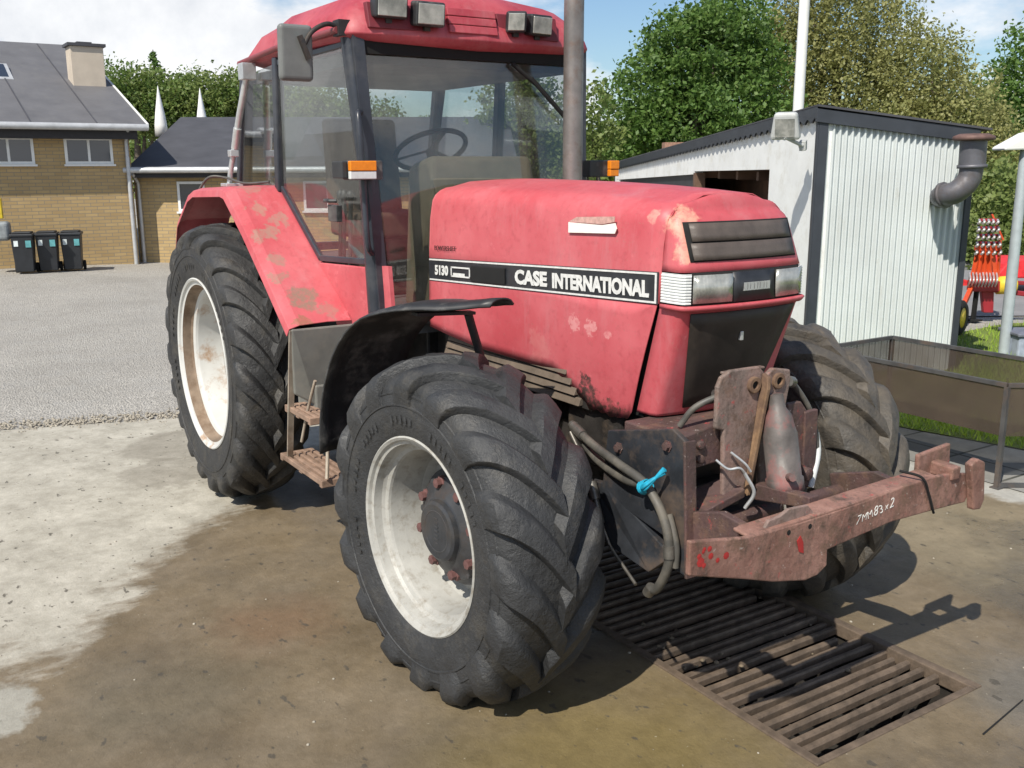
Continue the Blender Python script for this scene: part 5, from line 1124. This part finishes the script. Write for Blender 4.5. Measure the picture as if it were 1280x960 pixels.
# pale box beside it
q0 = S((at(1272, 440, 9.8)-CAM).dot(R_), 9.8, 0); f = MB(); q0 = q0+R_*.10; f.obox(q0-R_*.10, R_*.55, H_*.4, UP*.24); bo = f.build('storage_box', simple('box_pale_blue', (.30,.34,.42), .6), None, bevel=.02, label='pale blue-grey storage box at the foot of the lamp post', cat='box')
f = MB(); f.obox(q0-R_*.12-H_*.02+UP*.24, R_*.59, H_*.44, UP*.035); f.build('lid', simple('lid_grey', (.14,.15,.19), .6), bo, bevel=.01)
# ------------------------------------------------------------------ wire basin on legs
def meshmat(name, col, alpha):
    mt, nt, b = NM(name); out = nt.nodes['Material Output']; tr_ = N(nt, 'ShaderNodeBsdfTransparent'); mx = N(nt, 'ShaderNodeMixShader')
    nt.links.new(mix(nt, ramp(nt, noise(nt, posn(nt), 3, 6), .35, .7), col, tuple(x*1.6 for x in col)), b.inputs['Base Color']); b.inputs['Roughness'].default_value = .7
    nt.links.new(ramp(nt, noise(nt, posn(nt), 2, 5, .6, 5), .3, .7, alpha-.1, alpha+.1), mx.inputs[0]); nt.links.new(tr_.outputs[0], mx.inputs[1]); nt.links.new(b.outputs[0], mx.inputs[2]); nt.links.new(mx.outputs[0], out.inputs[0]); return mt
M['wmesh'] = meshmat('fine_wire_mesh', (.055,.040,.029), .62); M['angle'] = simple('angle_iron', (.075,.075,.075), .6, .2, var=.3, sc=10, dirt=(.14,.09,.06), damt=.6)
bx0, bx1, by0, by1, bz0, bz1 = 1.10, 2.55, 3.05, 3.92, .335, .655
ba = empty('mesh_basin', (1.9, 3.4, 0), 'shallow brown wire mesh basin on thin steel legs, behind the far front wheel', 'basin')
def panel(name, p, u, v):
    f = MB(); f.prism([p, p+u, p+u+v, p+v], u.cross(v).normalized()*.004); return f.build(name, M['wmesh'], ba)
X_, Y_ = Vector((1,0,0)), Vector((0,1,0))
panel('mesh_side', Vector((bx0,by0,bz0)), X_*(bx1-bx0), UP*(bz1-bz0)); panel('mesh_side', Vector((bx0,by1,bz0)), X_*(bx1-bx0+.6), UP*(bz1-bz0)); panel('mesh_side', Vector((bx1,by0,bz0)), Y_*(by1-by0)+X_*.6, UP*(bz1-bz0)); panel('mesh_side', Vector((bx0,by0,bz0)), Y_*(by1-by0), UP*(bz1-bz0)); panel('mesh_floor', Vector((bx0,by0,bz0)), X_*(bx1-bx0), Y_*(by1-by0))
f = MB(); cs = [(bx0,by0), (bx1,by0), (bx1+.6,by1), (bx0,by1)]
for z in (bz1,):
    for i in range(4): f.bar((*cs[i], z), (*cs[(i+1) % 4], z), .025, .025)
f.bar((bx1,by0,.02), (bx1+.6,by1,.02), .025, .025); f.build('rim_frame', M['angle'], ba)
for (x, y) in cs: f = MB(); f.box((x-.014,y-.014,0), (x+.014,y+.014,bz1-.01)); f.box((x-.03,y-.03,0), (x+.03,y+.03,.008)); f.build('leg', M['angle'], ba)
# ------------------------------------------------------------------ folded red cultivator beyond the lawn
M['ored'] = simple('machine_orange_red', (.62,.075,.02), .45, var=.2, sc=5); M['dred'] = simple('machine_dark_red', (.30,.02,.03), .5, var=.2, sc=5); M['sil'] = simple('tine_steel', (.55,.52,.52), .4, .5, var=.2); M['yel'] = simple('wheel_yellow', (.70,.50,.04), .5, var=.1)
MD = 12.3; mb0 = S((at(1232, 400, MD)-CAM).dot(R_), MD, 0)
cu = empty('folded_cultivator', mb0, 'orange-red folded cultivator with rows of steel tines, behind the shed corner', 'farm machine')
def A_(px, py, d=MD): return at(px, py, d)
f = MB()
for px in (1214, 1221, 1229, 1237, 1245): f.bar(A_(px, 355), A_(lerp(1224, 1240, (px-1214)/31), 308), .03, .05)
f.bar(A_(1212, 350), A_(1248, 350), .06, .08); f.bar(A_(1219, 310), A_(1246, 310), .05, .06); f.bar(A_(1250, 300), A_(1247, 352), .03, .03); f.bar(A_(1240, 268), A_(1254, 300), .02, .02)
f.build('upright_frame', M['ored'], cu)
for j in range(5):
    r = MB(); y = 275+j*9.5; d = MD-.05+j*.02; x0 = 1224-j*.9; x1 = 1247+j*.8
    r.bar(A_(x0, y, d), A_(x1, y, d), .035, .035); o = r.build('tine_bar', M['dred'], cu); r = MB()
    for k in range(5):
        px = lerp(x0, x1, k/4); r.curve([A_(px, y, d-.03), A_(px+1, y+2.5, d-.12), A_(px-1.5, y+5, d-.10)], .016, 6)
    r.build('tine', M['sil'], o)
f = MB()
for k in range(9): f.curve([A_(1212+k*4.2, 341, MD), A_(1213+k*4.2, 350, MD-.2), A_(1210+k*4.2, 358, MD-.1)], .012, 6)
f.build('lower_tines', M['sil'], cu)
f = MB(); f.bar(A_(1212, 357), A_(1250, 357), .16, .13); f.prism([A_(1227, 362), A_(1243, 362), A_(1242, 391), A_(1230, 391)], H_*.08); f.bar(A_(1240, 362), A_(1300, 370), .07, .06); f.bar(A_(1245, 352), A_(1320, 356), .05, .05); f.build('headstock', M['dred'], cu, bevel=.01)
f = MB(); f.lathe(A_(1246, 357), (A_(1262, 356)-A_(1246, 357)), [(0,0),(0,.11),(.2,.12),(.22,.10),(.22,0)], 20); f.build('roller', M['yel'], cu)
f = MB(); p_ = A_(1221, 362); gq = at(1214, 422, MD); f.bar(p_, Vector((gq.x, gq.y, 0.01)), .045, .045); f.box((gq.x-.08, gq.y-.08, .01), (gq.x+.08, gq.y+.08, .03)); f.build('stand_leg', M['seam'], cu)
wq = S((at(1196, 410, 11.3)-CAM).dot(R_), 11.3, .21); f = MB(); ax = (R_*.75-H_*.65); f.lathe(wq, ax, [(-.06,.12),(-.07,.17),(-.04,.205),(.04,.205),(.07,.17),(.06,.12)], 28); wo = f.build('wheel', M['seam'], cu); f = MB(); f.lathe(wq, ax, [(-.055,0),(-.055,.125),(.055,.125),(.055,0)], 24); f.build('rim', M['yel'], wo)
f = MB(); f.bar(wq, A_(1215, 358), .05, .06); f.bar(wq, wq-R_*.5+UP*.5, .05, .06); f.build('wheel_arm', M['ored'], cu)
# second red machine with rounded hood farther back
q0 = S((at(1270, 360, 15)-CAM).dot(R_), 15, 0); mo = empty('red_mower', q0, 'red machine with a low rounded hood standing beyond the road edge, behind the lamp post', 'farm machine')
f = MB(); a = at(1246, 344, 15); f.prism([a, a+R_*.12+UP*.16, a+R_*.35+UP*.24, a+R_*1.1+UP*.22, a+R_*1.3, a+R_*1.3-UP*.05, a-UP*.05], H_*.8); f.build('hood', simple('mower_red', (.68,.03,.035), .4), mo, bevel=.03)
f = MB(); f.box(a+R_*.1+H_*.1-UP*.0, a+R_*.16+H_*.1-UP*.0+Vector((.05,.05,-a.z))); f.obox(Vector((a.x,a.y,0))+R_*.1+H_*.1, R_*.08, H_*.08, UP*a.z); f.obox(Vector((a.x,a.y,0))+R_*1.1+H_*.1, R_*.08, H_*.08, UP*a.z); f.build('stand', M['dred'], mo)
q0 = S((at(1203, 357, 16)-CAM).dot(R_), 16, 0); f = MB(); a = at(1185, 363, 16); f.prism([a, a+R_*.45, a+R_*.42+UP*.14, a+R_*.1+UP*.2, a+UP*.18], H_*.6); f.obox(Vector((a.x,a.y,0))+R_*.05, R_*.3, H_*.5, UP*a.z); f.build('red_hopper', simple('hopper_red', (.62,.03,.03), .4), None, bevel=.02, label='low red hopper seen between the shed corner and the cultivator', cat='farm machine')
# ------------------------------------------------------------------ trees
def leafmat(name, a, b_, c_):
    mt, nt, b = NM(name); p = posn(nt)
    c = mix(nt, ramp(nt, noise(nt, p, 1.1, 4, .6), .35, .65), a, b_); c = mix(nt, ramp(nt, noise(nt, p, 7, 3, .6, 5), .45, .7, 0, .8), c, c_); nt.links.new(c, b.inputs['Base Color']); b.inputs['Roughness'].default_value = .55
    out = nt.nodes['Material Output']; tl = N(nt, 'ShaderNodeBsdfTranslucent'); nt.links.new(c, tl.inputs[0]); mx = N(nt, 'ShaderNodeMixShader', Fac=.48); nt.links.new(b.outputs[0], mx.inputs[1]); nt.links.new(tl.outputs[0], mx.inputs[2]); nt.links.new(mx.outputs[0], out.inputs[0]); return mt
M['leaf_dark'] = leafmat('leaf_deep_green', (.075,.15,.032), (.13,.23,.05), (.20,.29,.07))
M['leaf_olive'] = leafmat('leaf_olive', (.24,.26,.09), (.34,.34,.13), (.40,.38,.17))
M['leaf_mid'] = leafmat('leaf_mid_green', (.14,.20,.052), (.21,.27,.075), (.27,.31,.105))
M['leaf_bright'] = leafmat('leaf_bright_green', (.09,.16,.03), (.14,.22,.05), (.20,.26,.07))
M['bark'] = simple('bark', (.11,.09,.07), .9, var=.3, sc=6, bmp=.5)
def tree(name, label, base, lobes, n, leaf, mat, trunk=.2, droop=0, seed=0, group=None, cat='tree', clump=.55):
    rnd = random.Random(seed); b = Vector(base); zt_ = max(l[0].z+l[2] for l in lobes)
    o = empty(name, base, label, cat, group)
    t = MB(); zc = sum(l[0].z for l in lobes)/len(lobes); t.tube([b, b+UP*zc*.5+R_*rnd.uniform(-.2,.2), Vector((b.x, b.y, zc))], [trunk, trunk*.75, trunk*.4], 10)
    for l in lobes: t.tube([b+UP*max(.3, zc*.35), b.lerp(l[0], .55)+UP*.2*l[0].z, l[0]], [trunk*.5, trunk*.3, trunk*.08], 7)
    t.build('trunk', M['bark'], o)
    # leaves are gathered in twiggy clumps spread through each lobe
    vol = [l[1]*l[1]*l[2] for l in lobes]; tot = sum(vol); V_ = []; F_ = []
    for l, vv in zip(lobes, vol):
        nl = int(n*vv/tot); nc = max(6, nl//26)
        for _ in range(nc):
            d = Vector((rnd.gauss(0,1), rnd.gauss(0,1), rnd.gauss(0,1))).normalized(); rad = rnd.uniform(.25, 1)**.45
            if rnd.random() < .10: rad *= 1.07
            c = l[0]+Vector((d.x*l[1]*rad, d.y*l[1]*rad, d.z*l[2]*rad)); cr_ = clump*rnd.uniform(.5, 1.2)
            for _ in range(26):
                e_ = Vector((rnd.gauss(0,.45), rnd.gauss(0,.45), rnd.gauss(0,.34)))*cr_
                if droop: e_.z -= abs(rnd.gauss(0, droop)); e_.x *= .55; e_.y *= .55
                q_ = c+e_; nn = Vector((rnd.gauss(0,.7), rnd.gauss(0,.7), rnd.gauss(.6,.6))).normalized(); a_ = nn.orthogonal().normalized(); a_ = Matrix.Rotation(rnd.uniform(0, 6.28), 3, nn) @ a_; bb = nn.cross(a_); s_ = leaf*rnd.uniform(.6, 1.3)
                i = len(V_); V_ += [tuple(q_-a_*s_*.5), tuple(q_+bb*s_*.3), tuple(q_+a_*s_*.5), tuple(q_-bb*s_*.3)]; F_.append((i, i+1, i+2, i+3))
    m_ = MB(); m_.add(V_, F_); m_.build('crown', mat, o); return o
def lob(px, py, d, r, rz=None):
    return (at(px, py, d), r, rz or r)
def base(px, d): q_ = at(px, 300, d); return Vector((q_.x, q_.y, 0))
D1 = 26
tree('broadleaf_tree', 'dense deep green tree just right of the exhaust pipe', base(865, D1), [lob(868,75,D1,1.45,1.2), lob(815,120,D1,1.25,1.1), lob(910,60,D1+1,1.5,1.3), lob(785,160,D1-.5,.95,.8), lob(870,150,D1-.6,1.6,1.0), lob(935,130,D1,1.3,1.3), lob(845,45,D1,.8,.65), lob(905,25,D1,.9,.55), lob(800,185,D1,1.2,.7)], 38000, .135, M['leaf_dark'], .28, seed=1, clump=.42)
D2 = 29
tree('birch_tree', 'tall drooping olive birch behind the white pole', base(1030, D2), [lob(1000,70,D2,1.6,1.6), lob(1050,20,D2,1.7,1.6), lob(975,130,D2-.6,1.2,1.1), lob(1060,110,D2-.4,1.6,1.4), lob(1110,40,D2,1.2,1.5), lob(1010,-20,D2,1.3,1.2), lob(955,40,D2,.7,1.0)], 34000, .115, M['leaf_olive'], .22, .45, 2, 'olive birches behind the shed')
tree('birch_tree', 'broad yellowish olive birch above the corrugated shed wall', base(1160, D2-1), [lob(1150,95,D2-1,1.5,1.3), lob(1190,130,D2-1.4,1.5,1.2), lob(1110,140,D2-1.2,1.4,1.0), lob(1215,170,D2-1,1.3,1.2), lob(1165,55,D2-1,.9,.7), lob(1245,190,D2-1.5,1.2,1.2), lob(1180,200,D2-1,1.6,1.0), lob(1060,170,D2-1,1.4,.8)], 34000, .115, M['leaf_olive'], .22, .35, 3, 'olive birches behind the shed')
tree('broadleaf_tree', 'darker green tree at the upper right edge, beyond the birches', base(1290, 36), [lob(1285,120,36,1.8,1.6), lob(1262,160,36,1.6,1.3), lob(1310,80,36,1.8,1.8), lob(1220,140,37,1.6,1.3)], 14000, .17, M['leaf_dark'], .25, seed=4)
tree('willow_bush', 'leafy green bushes behind the red cultivator', base(1235, 20), [lob(1205,270,20,.9,.7), lob(1240,250,20,1.0,.9), lob(1275,260,20.5,1.0,1.0), lob(1225,305,19,.8,.6), lob(1270,310,19.5,.9,.7), lob(1300,290,19,1.,.9)], 12000, .12, M['leaf_mid'], .1, .2, 5, cat='bush')
tree('slender_tree', 'thin pale-leaved sapling right behind the exhaust pipe', base(742, 22), [lob(740,150,22,.45,.8), lob(752,180,22,.4,.5), lob(728,190,22,.5,.6)], 1500, .13, M['leaf_mid'], .07, seed=6, clump=.4)
tree('birch_tree', 'loose olive birch seen through the cab windows', base(650, 24), [lob(640,120,24,.9,1.0), lob(660,170,24,1.0,.8), lob(690,140,24,.7,.9), lob(625,185,24,.9,.6), lob(670,80,24,.5,.6)], 9000, .13, M['leaf_mid'], .14, .4, 7, 'olive birches behind the shed')
D3 = 38
for i, (px, py, r, lab) in enumerate(((150,108,1.7,'green tree crown just right of the chimney'), (185,118,1.5,'rounded green tree left of the two banners'), (225,122,1.6,'green tree under the spruce tip, between the banners'), (275,118,1.7,'green tree behind the banner nearest the cab'), (325,125,1.8,'green tree behind the rear cab window'), (385,128,1.9,'green tree seen through the cab door glass'), (450,150,1.6,'green tree seen through the left side of the windscreen'), (510,178,1.7,'low green tree seen through the windscreen above the seat'), (580,185,1.7,'low green tree seen through the windscreen behind the wheel'))):
    tree('broadleaf_tree', lab, base(px, D3), [lob(px,py,D3,r,.9), lob(px-18,py+18,D3,r*.9,.9), lob(px+16,py+25,D3,r,.9)], 8500, .15, M['leaf_bright'] if i % 2 == 0 else M['leaf_mid'], .18, seed=20+i, group='trees behind the brick buildings')
sp = empty('spruce_tree', base(210, 42), 'thin spruce tip sticking up above the far trees', 'tree'); zt_ = at(210, 62, 42).z; bq = base(210, 42)
t = MB(); t.tube([bq, Vector((bq.x, bq.y, zt_))], [.18, .02], 8); t.build('trunk', M['bark'], sp)
m_ = MB(); rnd = random.Random(31); V_ = []; F_ = []
for k in range(60):
    z = zt_-.12-k*.075; L_ = .14+k*.028
    for j in range(5):
        a_ = rnd.uniform(0, 6.28); d_ = Vector((math.cos(a_), math.sin(a_), -.25))
        for s_ in range(8):
            q_ = Vector((bq.x, bq.y, z))+d_*L_*(s_/8)*rnd.uniform(.8,1.2); i = len(V_); w = .07; V_ += [tuple(q_+Vector((rnd.uniform(-w,w), rnd.uniform(-w,w), rnd.uniform(-w,w)))) for _ in range(4)]; F_.append((i,i+1,i+2,i+3))
m_.add(V_, F_); m_.build('crown', M['leaf_dark'], sp)
# far wood closing the horizon all round
fwm = MB(); V_ = []; F_ = []; rnd = random.Random(41)
for i in range(16000):
    r = rnd.uniform(-75, 75); d = 62+rnd.uniform(-4, 4); hmax = 3.0+1.1*math.sin(r*.23)+.8*math.sin(r*.61+1); z = hmax*rnd.uniform(0, 1)**.7+rnd.gauss(0,.15)
    q_ = S(r, d, max(0, z)); i_ = len(V_); w = .55; V_ += [tuple(q_+Vector((rnd.uniform(-w,w), rnd.uniform(-w,w), rnd.uniform(-w,w)))) for _ in range(4)]; F_.append((i_,i_+1,i_+2,i_+3))
fwm.add(V_, F_); fwm.build('far_wood', M['leaf_mid'], None, kind='stuff', label='distant line of green woodland on the horizon', cat='wood')
# ------------------------------------------------------------------ light and sky
EL = math.radians(49); sd_ = Vector((.45, -.89, 0)).normalized()   # towards the sun, level
sv_ = Vector((sd_.x*math.cos(EL), sd_.y*math.cos(EL), math.sin(EL)))
ld = bpy.data.lights.new('sun', 'SUN'); ld.energy = SUN_E; ld.angle = math.radians(.53); ld.color = (1, .94, .835)
lo2 = bpy.data.objects.new('sun', ld); C.objects.link(lo2); lo2.rotation_euler = sv_.to_track_quat('Z', 'Y').to_euler(); lo2.location = (0,0,20)
wd = bpy.data.worlds.new('World'); bpy.context.scene.world = wd; wd.use_nodes = True; nt = wd.node_tree; bg = nt.nodes['Background']
sky = N(nt, 'ShaderNodeTexSky', _sky_type='NISHITA', _sun_disc=False); sky.sun_elevation = EL; sky.sun_rotation = math.atan2(sd_.x, sd_.y); sky.air_density = 1.1; sky.dust_density = .6; sky.ozone_density = 1.2
tc = N(nt, 'ShaderNodeTexCoord'); gen = tc.outputs['Generated']
n1 = noise(nt, gen, CL_S, 9, .58, CL_W, (1,1,2.6)); 
clm = ramp(nt, n1, CL_A, CL_B)
n2 = noise(nt, gen, 9, 6, .6, 2); cc3 = mix(nt, ramp(nt, n2, .3, .7), (7.6,7.9,8.4), (11.5,11.5,11.5))
lp_ = mix(nt, clm, sky.outputs[0], cc3); skc = mix(nt, 1.0, sky.outputs[0], (.86,1.0,1.16), 'MULTIPLY'); lp_ = mix(nt, clm, skc, cc3); nt.links.new(lp_, bg.inputs[0]); bg.inputs[1].default_value = SKY_S
sc = bpy.context.scene; vs_ = sc.view_settings; vs_.view_transform = 'Standard'; vs_.look = 'None'; vs_.gamma = 1; vs_.use_curve_mapping = False; vs_.exposure = EXPO
sc.cycles.max_bounces = 8; sc.cycles.transparent_max_bounces = 24; sc.cycles.use_denoising = True
